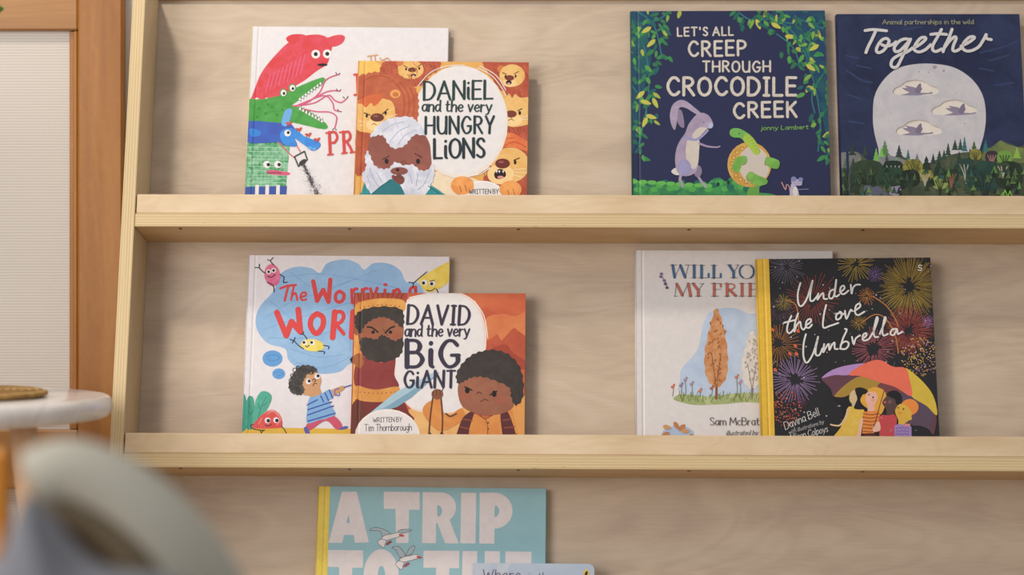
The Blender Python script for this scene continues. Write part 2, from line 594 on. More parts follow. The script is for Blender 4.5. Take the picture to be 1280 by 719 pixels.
class Cover:
    """collects printed shapes in photo coordinates and lays them, layer on layer, on one real book cover"""

    def __init__(self, inv, T, W, Hh, groove):
        self.inv, self.T, self.W, self.Hh = inv, T, W, Hh
        g0, g1 = groove
        self.gr = (g0, (g0 + g1) / 2, g1)
        self.mb = MB()
        self.z = 0.00004
        self.step = 0.000004
        self.sub = 0.0000015
        self.stroke = 0
        self.base = 0.0
        self.c = (0, 0, 1.0)
        self.hold = False

    def crop(self, ox, oy, s):
        self.c = (ox, oy, s)

    def loc(self, p):
        ox, oy, s = self.c
        return hit(ox + p[0] / s, oy + p[1] / s, self.inv, -self.T)

    def px(self):
        a = self.loc((0, 0)); b = self.loc((100, 0))
        return math.hypot(a[0] - b[0], a[1] - b[1]) / 100.0

    def dip(self, x):
        a, m, b = self.gr
        if x <= a or x >= b:
            return 0.0
        return -0.0008 * ((x - a) / (m - a) if x < m else (b - x) / (b - m))

    def emit(self, poly, mat, dz=0.0):
        poly = clip_half(poly, 1, 0.0, True)
        if len(poly) > 2:
            poly = clip_half(poly, 1, self.Hh, False)
        if len(poly) < 3:
            return
        xs = (0.0,) + self.gr + (self.W,)
        lo, hi = min(p[0] for p in poly), max(p[0] for p in poly)
        for a, b in zip(xs, xs[1:]):
            if hi <= a or lo >= b or b - a < 1e-7:
                continue
            q = poly
            if lo < a:
                q = clip_half(q, 0, a, True)
            if len(q) > 2 and hi > b:
                q = clip_half(q, 0, b, False)
            if len(q) > 2:
                self.mb.face([(x, -(self.T + self.base + self.dip(x) + self.z + dz), z) for x, z in q], mat)

    def up(self):
        if not self.hold:
            self.z += self.step

    def poly(self, pts, spec, smooth=True, n=5):
        q = [self.loc(p) for p in pts]
        if smooth:
            q = catmull(q, True, n)
        self.emit(q, ink(spec))
        self.up()

    def sharp(self, pts, spec):
        self.poly(pts, spec, False)

    def ell(self, cx, cy, rx, ry, spec, rot=0.0, n=26):
        c, s = math.cos(R(rot)), math.sin(R(rot))
        pts = []
        for k in range(n):
            a = 2 * math.pi * k / n
            x, y = rx * math.cos(a), ry * math.sin(a)
            pts.append((cx + x * c - y * s, cy + x * s + y * c))
        self.emit([self.loc(p) for p in pts], ink(spec))
        self.up()

    def fluffy(self, pts, spec, amp, per=9):
        """closed outline broken into rounded tufts"""
        q = catmull(pts, True, per)
        out = []
        n = len(q)
        for i, p in enumerate(q):
            a, b = q[i - 1], q[(i + 1) % n]
            dx, dy = b[0] - a[0], b[1] - a[1]
            L = math.hypot(dx, dy) or 1
            k = amp * (abs(math.sin(i * 1.57 / 2 + 0.4)) - 0.5)
            out.append((p[0] + dy / L * k, p[1] - dx / L * k))
        self.emit([self.loc(p) for p in out], ink(spec))
        self.up()

    def ribbon(self, q, w, mat, contrast=0.0, taper=0.0):
        """q: local points, w: width in metres"""
        n = len(q)
        if n < 2:
            return
        L = [0.0]
        for a, b in zip(q, q[1:]):
            L.append(L[-1] + math.hypot(b[0] - a[0], b[1] - a[1]))
        tot = L[-1] or 1e-9

        def wid(i, d):
            k = w
            if contrast:
                k *= 1 - contrast * abs(d[0])
            if taper:
                k *= 1 - taper * L[i] / tot
            return k * 0.5
        dirs = []
        for a, b in zip(q, q[1:]):
            l = math.hypot(b[0] - a[0], b[1] - a[1]) or 1e-9
            dirs.append(((b[0] - a[0]) / l, (b[1] - a[1]) / l))

        s0 = (self.stroke % 4) * 5 * self.sub
        self.stroke += 1
        nd = [0]

        def disc(p, r):
            nd[0] += 1
            self.emit([(p[0] + r * math.cos(2 * math.pi * k / 10), p[1] + r * math.sin(2 * math.pi * k / 10)) for k in range(10)], mat, s0 + (2 + nd[0] % 3) * self.sub)
        for i, d in enumerate(dirs):
            ends = []
            for j, e in ((i, i - 1), (i + 1, i + 1)):
                dd = d
                if 0 <= e < len(dirs):
                    o = dirs[e]
                    dot = o[0] * d[0] + o[1] * d[1]
                    if dot > 0.75:
                        dd = (d[0] + o[0], d[1] + o[1])
                        l = math.hypot(*dd)
                        dd = (dd[0] / l, dd[1] / l)
                    elif j == i + 1:
                        disc(q[j], wid(j, d))
                ww = wid(j, d) if dd is d else wid(j, dd)
                ends.append((q[j], dd, ww))
            (p, a, wa), (r, b, wb) = ends
            self.emit([(p[0] - a[1] * wa, p[1] + a[0] * wa), (p[0] + a[1] * wa, p[1] - a[0] * wa),
                       (r[0] + b[1] * wb, r[1] - b[0] * wb), (r[0] - b[1] * wb, r[1] + b[0] * wb)], mat, s0 + (i % 2) * self.sub)
        disc(q[0], wid(0, dirs[0]))
        disc(q[-1], wid(n - 1, dirs[-1]))

    def line(self, pts, w, spec, smooth=True, contrast=0.0, taper=0.0, n=5):
        k = self.px()
        q = [self.loc(p) for p in pts]
        if smooth and len(q) > 2:
            q = catmull(q, False, n)
        if not self.hold:
            self.stroke = 0
        self.ribbon(q, w * k, ink(spec), contrast, taper)
        if not self.hold:
            self.z += self.sub * 5

    def lines(self, many, w, spec, **kw):
        h = self.hold
        self.hold = True
        for m in many:
            self.line(m, w, spec, **kw)
        self.hold = h
        if not h:
            self.z += self.sub * 20

    def text(self, s, x0, y0, x1, y1, h, w, spec, contrast=0.0, slant=0.0, gap=0.18, wob=0.0):
        rnd = random.Random(len(s) * 31 + int(x0))
        adv = 0.0
        place = []
        for ch in s:
            if ch == ' ':
                adv += 0.34
                continue
            place.append((ch, adv))
            adv += GLYPH[ch][0] + gap
        adv -= gap
        L = math.hypot(x1 - x0, y1 - y0)
        ux, uy = (x1 - x0) / L, (y1 - y0) / L
        k = L / adv
        mat = ink(spec)
        pk = self.px()
        for ch, a in place:
            dy = rnd.uniform(-wob, wob) * h
            for st in GLYPH[ch][1].split('|'):
                sm = st[0] == '~'
                pts = [tuple(float(v) for v in c.split(',')) for c in st.lstrip('~').split()]
                if sm:
                    pts = catmull(pts, False, 5)
                q = []
                for gx, gy in pts:
                    xx = (a + gx) * k + slant * gy * h
                    yy = gy * h + dy
                    q.append(self.loc((x0 + ux * xx + uy * yy, y0 + uy * xx - ux * yy)))
                self.ribbon(q, w * pk, mat, contrast)
        self.z += self.sub * 20

    def rect(self, a, b, spec, lo=0.0, hi=None):
        """band of the cover between two distances from its spine, in metres"""
        hi = self.Hh if hi is None else hi
        self.emit([(a, lo), (b, lo), (b, hi), (a, hi)], ink(spec))
        self.up()


BOOKS = 'picture books displayed face out on the ledges'


def book(label, TL, TR, shelf_v, back, T, base, spine, draw, groove=(0.006, 0.010), corner=0.0, name='picture_book', page=0.003):
    front = back + T
    a = hit(TL[0], TL[1], PINV, -front)
    b = hit(TR[0], TR[1], PINV, -front)
    W = math.hypot(b[0] - a[0], b[1] - a[1])
    ang = math.atan2(b[1] - a[1], b[0] - a[0])
    top = shelf_v + TH + 0.0006
    Hh = (a[1] - top - max(0.0, -math.sin(ang) * W)) / math.cos(ang)
    if ang < 0:
        pass
    o = (a[0] + math.sin(ang) * Hh, a[1] - math.cos(ang) * Hh)
    M = PANEL @ Matrix.Translation((o[0], -back, o[1])) @ Matrix.Rotation(-ang, 4, 'Y')
    root = thing(name, label, 'book', M, BOOKS)
    bm_, sm_ = ink(base), ink(spine)
    if corner == 0.0:
        # front board with its hinge groove
        g0, g1 = groove
        gm = (g0 + g1) / 2
        bt = 0.0022
        prof = [(0.0, T - bt), (0.0, T - 0.0005), (0.0005, T), (g0, T), (gm, T - 0.0008), (g1, T), (W - 0.0006, T), (W, T - 0.0006), (W, T - bt)]
        mb = MB()
        lo = [(x, -y, 0.0) for x, y in prof]
        hi = [(x, -y, Hh) for x, y in prof]
        mb.face(lo, bm_); mb.face(hi[::-1], bm_)
        for i in range(len(prof)):
            j = (i + 1) % len(prof)
            mb.face([lo[i], lo[j], hi[j], hi[i]], bm_)
        cov = Cover(M.inverted(), T, W, Hh, groove)
        cov.mb = MB()
        draw(cov)
        for f, mi, s in zip(cov.mb.f, cov.mb.m, cov.mb.sm):
            mb.face([cov.mb.v[i] for i in f], cov.mb.mats[mi])
        fc = mb.build('front_cover', root, fix=False)
        mb = MB(); mb.box(0, W, -bt, 0, 0, Hh, bm_, None, 0.0005); mb.build('back_cover', root)
        mb = MB()
        pr = []
        for k in range(9):
            t = math.pi * (k / 8.0)
            pr.append((-0.0016 * math.sin(t) - 0.0001, -T / 2 + T / 2 * math.cos(t)))
        lo = [(x, y, 0) for x, y in pr]; hi = [(x, y, Hh) for x, y in pr]
        for i in range(8):
            mb.face([lo[i], lo[i + 1], hi[i + 1], hi[i]], sm_, True)
        mb.face([lo[8], lo[0], hi[0], hi[8]], sm_)
        mb.face(lo, sm_); mb.face(hi[::-1], sm_)
        sp = mb.build('spine', root)
        mb = MB()
        mb.box(0.0004, W - page, -(T - bt - 0.0001), -bt - 0.0001, page, Hh - page, M_PAGE)
        mb.build('page_block', root)
    else:
        n = 8
        out = [(0, 0), (W, 0)]
        for k in range(n + 1):
            t = math.pi / 2 * k / n
            out.append((W - corner + corner * math.cos(t), Hh - corner + corner * math.sin(t)))
        for k in range(n + 1):
            t = math.pi / 2 * k / n
            out.append((0.0015 - 0.0015 * math.sin(t), Hh - 0.0015 + 0.0015 * math.cos(t)))
        cov = Cover(M.inverted(), T, W, Hh, (0.0004, 0.0008))
        draw(cov)
        leaves = 5
        for k in range(leaves):
            y0 = -T * k / leaves - 0.0001
            y1 = -T * (k + 1) / leaves + (0.0001 if k < leaves - 1 else 0)
            mb = MB()
            m = bm_ if k in (0, leaves - 1) else M_PAGE
            lo = [(x, y0, z) for x, z in out]; hi = [(x, y1, z) for x, z in out]
            mb.face(lo, m); mb.face(hi[::-1], m)
            for i in range(len(out)):
                j = (i + 1) % len(out)
                mb.face([lo[i], lo[j], hi[j], hi[i]], m)
            if k == leaves - 1:
                for f, mi in zip(cov.mb.f, cov.mb.m):
                    mb.face([cov.mb.v[i] for i in f], cov.mb.mats[mi])
            mb.build('front_cover' if k == leaves - 1 else 'back_cover' if k == 0 else 'board_page', root, fix=False)
    return root


def eyes(c, pts, rw, rp, white='#ece8e6', dark='#221f22', off=(0, 0)):
    for x, y in pts:
        c.ell(x, y, rw, rw, white)
        c.ell(x + off[0], y + off[1], rp, rp, dark)

# ------------------------------------------------------------------ the books' printed covers
def art_monsters(c):
    c.crop(300, 20, 3.125)
    red, green = '#d7363a>#dc485c@90', '#3c963a>#4ca546@70'
    # brick green body at the bottom
    c.sharp([(15, 492), (150, 492), (196, 506), (190, 560), (180, 668), (15, 668)], '#2f9254>#8fc4a0@140')
    c.lines([[(30, y + ((k * 7) % 5)), (188 - k, y + 3 + ((k * 5) % 4))] for k, y in enumerate(range(512, 665, 15))], 2.2, '#a9d3b6', smooth=False)
    c.lines([[(40 + (x * 29 + (y % 2) * 15) % 146, 512 + y * 15), (40 + (x * 29 + (y % 2) * 15) % 146, 524 + y * 15)]
             for y in range(10) for x in range(5)], 1.8, '#a9d3b6', smooth=False)
    c.sharp([(15, 668), (184, 664), (180, 720), (15, 720)], '#3a55a6')
    for x in (60, 100, 142):
        c.sharp([(x, 660), (x + 14, 660), (x + 12, 720), (x - 2, 720)], '#e6e0e2')
    eyes(c, [(105, 580), (147, 580)], 14, 7, off=(6, 1))
    c.poly([(103, 606), (130, 602), (160, 606), (193, 612), (190, 622), (150, 622), (112, 617)], '#d9567e')
    c.line([(106, 614), (140, 612), (160, 615)], 3, '#27302c')
    # red bear
    c.poly([(30, 345), (48, 310), (72, 245), (100, 198), (150, 140), (190, 104), (250, 78), (310, 73), (350, 90), (361, 115), (352, 150),
            (340, 188), (300, 215), (255, 250), (215, 275), (190, 298), (165, 312), (150, 330), (136, 318), (120, 333), (105, 318),
            (85, 332), (65, 318), (48, 335)], red)
    c.poly([(180, 86), (205, 72), (250, 73), (266, 90), (240, 112), (210, 116), (190, 104)], red)
    c.poly([(330, 98), (350, 82), (390, 73), (410, 82), (400, 106), (370, 120), (345, 115)], red)
    eyes(c, [(296, 149), (341, 148)], 17, 8)
    c.ell(322, 191, 20, 5.5, '#2b1c20')
    c.lines([[(100 + i * 17, 300 - i * 9), (118 + i * 17, 230 - i * 10)] for i in range(9)], 2.5, '#e8699a')
    # green crocodile
    c.poly([(15, 330), (85, 326), (150, 312), (172, 306), (232, 274), (322, 240), (327, 262), (272, 300), (218, 338), (206, 352),
            (252, 362), (336, 420), (330, 443), (240, 424), (190, 414), (150, 418), (15, 414)], green, n=3)
    for x, y in ((170, 301), (205, 282)):
        c.ell(x, y, 15, 17, '#3c963a'); c.ell(x, y, 11, 12.5, '#ece8e6'); c.ell(x + 2, y + 2, 5, 6, '#221f22')
    for i in range(8):
        x, y = 232 + i * 11.5, 322 - i * 8.6
        c.sharp([(x - 5, y + 4), (x + 6, y - 5), (x + 6, y + 11)], '#eeeae8')
        c.line([(x - 5, y + 4), (x + 6, y + 11), (x + 6, y - 5)], 1.4, '#2a3328', smooth=False)
        x, y = 234 + i * 12.2, 364 + i * 6.9
        c.sharp([(x - 6, y), (x + 6, y + 6), (x + 3, y - 13)], '#eeeae8')
        c.line([(x - 6, y), (x + 3, y - 13), (x + 6, y + 6)], 1.4, '#2a3328', smooth=False)
    c.lines([[(x, y), (x + 5, y - 8), (x + 10, y)] for x, y in ((70, 365), (95, 385), (120, 360), (140, 390), (62, 400), (160, 372), (105, 350))], 2, '#27702c', smooth=False)
    pink = '#d8557f'
    c.lines([[(208, 352), (260, 340), (310, 300), (330, 258), (352, 240), (384, 229)],
             [(212, 354), (280, 326), (330, 300), (362, 292), (388, 294)],
             [(216, 352), (290, 340), (345, 310), (370, 330), (395, 338), (416, 324)],
             [(236, 352), (290, 322), (335, 312), (362, 340), (368, 366), (388, 373)],
             [(250, 364), (300, 374), (350, 376), (376, 392), (376, 415), (370, 438)]], 5, pink)
    c.lines([[(x, y), (x + dx, y + dy)] for x, y, dx, dy in ((378, 228, -4, -7), (385, 230, 5, -6), (381, 293, -4, -7), (389, 294, 5, -6),
             (408, 322, -5, -6), (418, 322, 4, -8), (385, 372, -4, -7), (391, 374, 6, 0), (366, 440, -4, 5), (373, 441, 3, 6))], 3, '#2a2024', smooth=False)
    # blue long-nosed animal
    c.poly([(15, 414), (150, 418), (192, 416), (215, 440), (250, 470), (305, 490), (315, 506), (300, 523), (280, 526), (262, 512),
            (228, 488), (214, 478), (224, 505), (206, 511), (165, 502), (150, 494), (15, 492)], '#3a57b4>#3566c6@60', n=3)
    c.poly([(157, 462), (175, 442), (214, 442), (255, 472), (305, 491), (314, 506), (300, 522), (280, 524), (262, 511), (228, 486),
            (213, 477), (222, 504), (204, 510), (168, 498)], '#2b83dc>#3c94e6@80', n=3)
    c.poly([(162, 418), (176, 372), (196, 362), (204, 374), (190, 420), (176, 432)], '#6bade8')
    c.ell(272, 516, 8, 5, '#6aaee8'); c.ell(290, 520, 7, 5, '#6aaee8')
    eyes(c, [(186, 458)], 13, 6, off=(3, -2))
    c.poly([(40, 440), (80, 450), (76, 468), (42, 470)], '#2b83dc')
    for x, y in ((190, 421), (228, 444), (265, 465), (299, 484)):
        c.ell(x, y, 12, 5, '#cc4a3c', 15); c.ell(x + 10, y - 5, 5, 4, '#cc4a3c')
        c.lines([[(x - 4, y + 4), (x - 6, y + 11)], [(x + 5, y + 5), (x + 4, y + 12)]], 2, '#7c3430', smooth=False)
    c.lines([[(150, 494), (190, 535), (214, 556)], [(222, 508), (238, 534)]], 4, '#d9636a')
    c.lines([[(213, 550), (252, 529), (263, 562), (228, 588), (213, 550)]], 5, '#2c4838', smooth=False)
    c.ell(245, 572, 17, 9, '#3a3a38', -36)
    # soot
    rnd = random.Random(3)
    c.up()
    c.hold = True
    for k in range(620):
        t = rnd.random() ** 0.8
        sp = rnd.gauss(0, 1) * (5 + 26 * t) * rnd.choice((0.35, 0.6, 1.25))
        x, y = 246 + 62 * t + sp * 0.85, 578 + 130 * t - sp * 0.4
        if x < 200:
            continue
        r = rnd.uniform(0.5, 1.3) + (0.7 if abs(sp) < 8 else 0)
        c.ell(x, y, r, r * 0.8, '#4a4446', 0, 6)
    c.hold = False
    # title letters that show beside the next book
    c.crop(310, 110, 5.136)
    rd = '#d8433f'
    c.lines([[(522, 285), (528, 425)], [(612, 282), (618, 415)]], 19, rd, smooth=False)
    c.lines([[(522, 288), (556, 284), (573, 316), (556, 350), (528, 352)], [(612, 287), (644, 282), (657, 312), (642, 340), (616, 343)],
             [(630, 342), (655, 380), (668, 412)], [(760, 278), (715, 284), (695, 345), (710, 405), (760, 415)]], 16, rd)
    c.lines([[(501, 290), (530, 287)], [(512, 430), (546, 427)], [(588, 286), (616, 283)], [(603, 421), (635, 417)], [(657, 416), (682, 412)]], 11, rd, smooth=False)
    c.crop(300, 20, 3.125)
    c.lines([[(458, 232), (461, 305)]], 11, rd, smooth=False)
    c.lines([[(446, 230), (480, 226)], [(447, 309), (475, 306)], [(462, 270), (480, 268)]], 8, rd, smooth=False)
    c.lines([[(497, 158), (538, 152)], [(510, 157), (513, 178)], [(526, 154), (529, 178)], [(560, 172), (575, 164), (588, 176)], [(545, 165), (575, 190)]], 3.4, '#dc9650', smooth=False)


def lion_face(c, x, y, rx, ry, col, nose, k=1.0, rot=0):
    c.ell(x, y, rx, ry, col, rot)


def art_hungry(c):
    c.crop(440, 70, 3.996)
    mane, mane2, face = '#b04a31>#c4603f@70', '#a9452f>#be5638@70', '#e2aa55>#ebbd70@60'
    c.poly([(40, 20), (90, 15), (150, 60), (130, 130), (40, 150)], '#f0be52')
    c.poly([(390, 590), (520, 590), (660, 640), (660, 740), (430, 740)], '#ead6b4')
    # upper lion
    c.fluffy([(140, 70), (170, 20), (240, 0), (340, 0), (430, 5), (438, 62), (390, 95), (335, 150), (250, 130), (170, 110)], mane, 8)
    c.ell(292, 68, 66, 48, face)
    c.ell(240, 35, 18, 14, '#d67a3a')
    c.ell(301, 69, 22, 12, '#74352a'); c.ell(307, 97, 14, 8, '#2c1a1c'); c.ell(307, 101, 8, 4, '#e3a8a0')
    eyes(c, [], 0, 0)
    for x, y in ((270, 66), (336, 62)):
        c.ell(x, y, 5, 7, '#2c1d1a')
    c.lines([[(258, 48), (278, 58)], [(328, 54), (346, 42)]], 4, '#2c1d1a', smooth=False)
    # manes on the right
    c.fluffy([(650, 10), (780, 0), (910, 0), (910, 225), (820, 215), (745, 170), (690, 95)], mane2, 8)
    c.fluffy([(735, 400), (760, 350), (820, 320), (910, 320), (910, 430), (800, 430)], mane2, 8)
    c.fluffy([(690, 430), (760, 370), (910, 380), (910, 740), (600, 740), (640, 640), (690, 560)], mane2, 8)
    rnd = random.Random(17)
    st = [[], [], []]
    for (x0, x1, y0, y1), n in (((665, 880, 15, 200), 40), ((760, 880, 335, 420), 22), ((640, 880, 440, 690), 46), ((150, 430, 10, 125), 36)):
        for k in range(n):
            x, y = rnd.uniform(x0, x1), rnd.uniform(y0, y1)
            st[k % 3].append([(x, y), (x + rnd.uniform(4, 12), y + 12), (x + rnd.uniform(6, 18), y + rnd.uniform(24, 38))])
    for s, h in zip(st, ('#963f28', '#cf6c45', '#a84a2e')):
        c.lines(s, 3, h, n=3)
    c.ell(745, 65, 20, 18, '#d67a3a')
    c.ell(800, 98, 64, 56, face)
    c.ell(788, 135, 34, 20, '#f4cd8a')
    c.ell(787, 110, 23, 14, '#7c382c'); c.ell(783, 133, 15, 11, '#2c1a1c'); c.ell(783, 138, 8, 5, '#d99a90')
    for x, y in ((767, 103), (817, 101)):
        c.ell(x, y, 5, 8, '#2c1d1a')
    c.lines([[(752, 84), (772, 92)], [(810, 90), (832, 78)]], 4, '#2c1d1a', smooth=False)
    c.poly([(718, 250), (745, 215), (770, 208), (785, 188), (800, 210), (815, 190), (840, 208), (890, 210), (905, 260), (905, 330), (870, 345),
            (800, 355), (750, 330), (722, 290)], face)
    c.ell(735, 222, 23, 22, '#efb85a'); c.ell(737, 224, 13, 12, '#d6873c')
    c.ell(800, 322, 50, 30, '#f4cd8a')
    c.ell(795, 290, 28, 18, '#7c382c')
    for x, y in ((758, 270), (838, 285)):
        c.ell(x, y, 7, 10, '#2c1d1a')
    c.lines([[(745, 248), (768, 258)], [(828, 274), (850, 264)]], 5, '#2c1d1a', smooth=False)
    c.lines([[(780, 322), (798, 316), (808, 324)], [(795, 306), (797, 316)]], 3, '#5a2c22')
    # biggest roaring lion at the lower right
    c.ell(790, 545, 96, 88, face)
    c.ell(742, 592, 66, 50, '#f4cd8a')
    c.poly([(706, 430), (735, 395), (790, 384), (850, 410), (900, 450), (900, 480), (830, 465), (770, 455), (720, 472)], '#d9662f>#e5803f@60')
    c.lines([[(720, 450), (760, 415), (810, 412)], [(760, 450), (810, 430), (870, 455)]], 4, '#b94c26')
    c.ell(752, 538, 37, 25, '#702f25'); c.ell(745, 530, 14, 6, '#9a5246')
    c.poly([(710, 590), (725, 570), (745, 565), (765, 578), (768, 600), (745, 614), (718, 612)], '#32191d')
    c.ell(742, 606, 16, 7, '#d78f8c')
    for x in (722, 735, 755):
        c.sharp([(x - 5, 574), (x + 6, 572), (x + 1, 586)], '#efe9e4')
    for x, y in ((702, 512), (815, 532)):
        c.ell(x, y, 7, 11, '#2c1d1a')
    c.lines([[(700, 486), (722, 498)], [(808, 522), (836, 510)]], 5, '#2c1d1a', smooth=False)
    wh = [[(800, 570), (868, 562)], [(800, 580), (870, 584)], [(796, 592), (850, 606)], [(700, 545), (664, 530)], [(698, 560), (660, 556)],
          [(838, 305), (880, 300)], [(836, 315), (880, 318)], [(748, 318), (722, 312)]]
    c.lines(wh, 2.6, '#f5e6c6', smooth=False)
    # white title patch
    c.ell(540, 330, 240, 282, '#e9dccf')
    c.ell(538, 323, 230, 272, '#e6e1e0')
    c.lines([[(330, 150), (390, 85), (470, 52), (560, 46)], [(630, 60), (700, 100), (748, 160), (770, 200)], [(540, 596), (620, 590), (680, 560)],
             [(560, 606), (640, 590), (690, 560)], [(640, 50), (720, 98), (768, 170)]], 4, '#efe6df')
    # big lion on the left
    c.fluffy([(20, 120), (80, 88), (150, 82), (230, 98), (290, 130), (326, 190), (332, 260), (318, 335), (250, 340), (180, 320), (100, 260), (20, 260)], '#b55532>#c4673f@60', 9)
    c.fluffy([(10, 240), (80, 300), (110, 400), (90, 560), (10, 570)], '#a8492a>#bb5a34@60', 6)
    c.lines([[(240, 130), (280, 190), (285, 260), (270, 330)], [(200, 120), (250, 180), (262, 250), (250, 320)], [(60, 120), (120, 100), (190, 110)],
             [(290, 160), (312, 230), (300, 320)]], 4, '#a84424')
    c.poly([(20, 240), (90, 205), (150, 212), (200, 230), (216, 280), (205, 335), (135, 388), (80, 384), (20, 360)], face)
    c.ell(216, 190, 26, 21, '#eaa04c'); c.ell(218, 193, 15, 12, '#c8703a')
    c.poly([(25, 235), (75, 200), (140, 188), (152, 212), (112, 252), (95, 235), (70, 258), (50, 240)], '#d4642e')
    c.ell(110, 345, 40, 28, '#f4cd8a')
    c.ell(126, 308, 34, 21, '#6d332b'); c.ell(118, 301, 14, 6, '#92564a')
    for x, y in ((74, 300), (168, 286)):
        c.ell(x, y, 6, 9, '#2c1d1a')
    c.lines([[(60, 284), (90, 296)], [(152, 290), (180, 266)]], 5, '#2c1d1a', smooth=False)
    c.lines([[(100, 344), (112, 338), (122, 346)]], 3, '#5a2c22')
    c.lines([[(168, 310), (225, 292)], [(170, 320), (230, 312)], [(60, 345), (38, 350)], [(60, 330), (36, 326)]], 2.6, '#f5e6c6', smooth=False)
    # old man with white beard
    skin = '#8b4d42>#96574a@40'
    c.poly([(38, 740), (48, 680), (80, 620), (200, 600), (340, 620), (400, 650), (450, 684), (500, 740)], '#1d8288>#279599@40')
    c.poly([(78, 480), (90, 415), (140, 385), (240, 392), (345, 385), (384, 430), (394, 490), (392, 560), (330, 620), (130, 620), (85, 550)], skin)
    c.ell(120, 560, 26, 18, '#a05a4c'); c.ell(350, 560, 24, 18, '#a05a4c')
    c.fluffy([(76, 475), (92, 505), (112, 548), (150, 566), (188, 560), (216, 532), (258, 548), (305, 545), (338, 572), (375, 572), (408, 540),
              (410, 595), (392, 645), (345, 700), (130, 705), (75, 655), (52, 600), (72, 555), (66, 515)], '#bcc0d2>#dcdde6@70', 8, 6)
    c.lines([[(90, 560), (110, 620), (140, 660)], [(120, 580), (150, 630)], [(385, 585), (360, 640), (330, 670)], [(330, 590), (320, 650)],
             [(75, 600), (95, 650)], [(290, 590), (300, 640)]], 4, '#a6abc4')
    c.ell(236, 576, 44, 20, '#8b4d42'); c.ell(228, 570, 9, 8, '#2c1a1c')
    c.fluffy([(92, 405), (125, 355), (170, 322), (225, 308), (292, 306), (320, 326), (352, 362), (362, 396), (318, 392), (285, 420), (262, 448),
              (214, 462), (182, 440), (160, 402), (130, 395)], '#c4c7d6>#e0e1ea@60', 8, 6)
    c.lines([[(150, 380), (200, 345), (260, 330)], [(190, 430), (230, 380), (290, 350)], [(230, 445), (262, 400), (320, 370)]], 4, '#abb0c6')
    for x in (173, 330):
        c.ell(x, 527, 10, 13, '#2a1a1c')
    c.lines([[(155, 517), (186, 500)], [(314, 488), (348, 508)]], 5, '#46262a')
    c.lines([[(246, 540), (252, 528), (266, 530), (272, 540)]], 3, '#6a342e')
    c.poly([(60, 740), (120, 670), (170, 632), (200, 616), (240, 645), (266, 700), (266, 740)], '#1f767e')
    c.poly([(200, 612), (205, 594), (218, 600), (232, 588), (246, 596), (262, 612), (258, 634), (236, 642)], '#7c4238')
    c.lines([[(214, 600), (222, 616)], [(232, 592), (236, 612)], [(246, 598), (248, 616)]], 2.4, '#522a26')
    c.lines([[(380, 650), (440, 690)], [(100, 690), (150, 650), (195, 620)]], 3, '#12545c')
    # paws and the small white panel
    c.ell(650, 700, 112, 76, '#f0e8e2'); c.ell(650, 702, 104, 70, '#e6e1e0')
    for x, y, rx, ry in ((552, 648, 58, 46), (792, 668, 56, 44)):
        c.ell(x, y, rx, ry, '#e18a3c>#eda250@60')
        c.lines([[(x - 14, y + 2), (x - 6, y + 32)], [(x + 12, y - 2), (x + 20, y + 28)]], 3, '#8a4420')
    dk = '#27403f'
    c.text('DANiEL', 360, 220, 702, 214, 90, 14, dk, 0.35, 0.03, 0.22)
    c.text('and the very', 350, 277, 696, 279, 54, 9, dk, 0.3, 0.04, 0.16)
    c.text('HUNGRY', 368, 390, 708, 386, 84, 13, '#263a40', 0.3, 0.02, 0.3)
    c.text('LiONS', 412, 512, 662, 506, 94, 15, '#26343c', 0.25, 0.02, 0.22)
    c.text('.WRITTEN BY.', 580, 690, 738, 688, 22, 3, '#4c4848', 0.0, 0.0, 0.2)


def leaf(c, x, y, L, w, ang, spec):
    dx, dy = math.cos(ang), math.sin(ang)
    nx, ny = -dy, dx
    c.poly([(x, y), (x + dx * L * .3 + nx * w, y + dy * L * .3 + ny * w), (x + dx * L * .7 + nx * w * .8, y + dy * L * .7 + ny * w * .8),
            (x + dx * L, y + dy * L), (x + dx * L * .7 - nx * w * .8, y + dy * L * .7 - ny * w * .8), (x + dx * L * .3 - nx * w, y + dy * L * .3 - ny * w)], spec, True, 2)


def inside(p, poly):
    r = False
    for i in range(len(poly)):
        a, b = poly[i], poly[i - 1]
        if (a[1] > p[1]) != (b[1] > p[1]) and p[0] < (b[0] - a[0]) * (p[1] - a[1]) / (b[1] - a[1]) + a[0]:
            r = not r
    return r


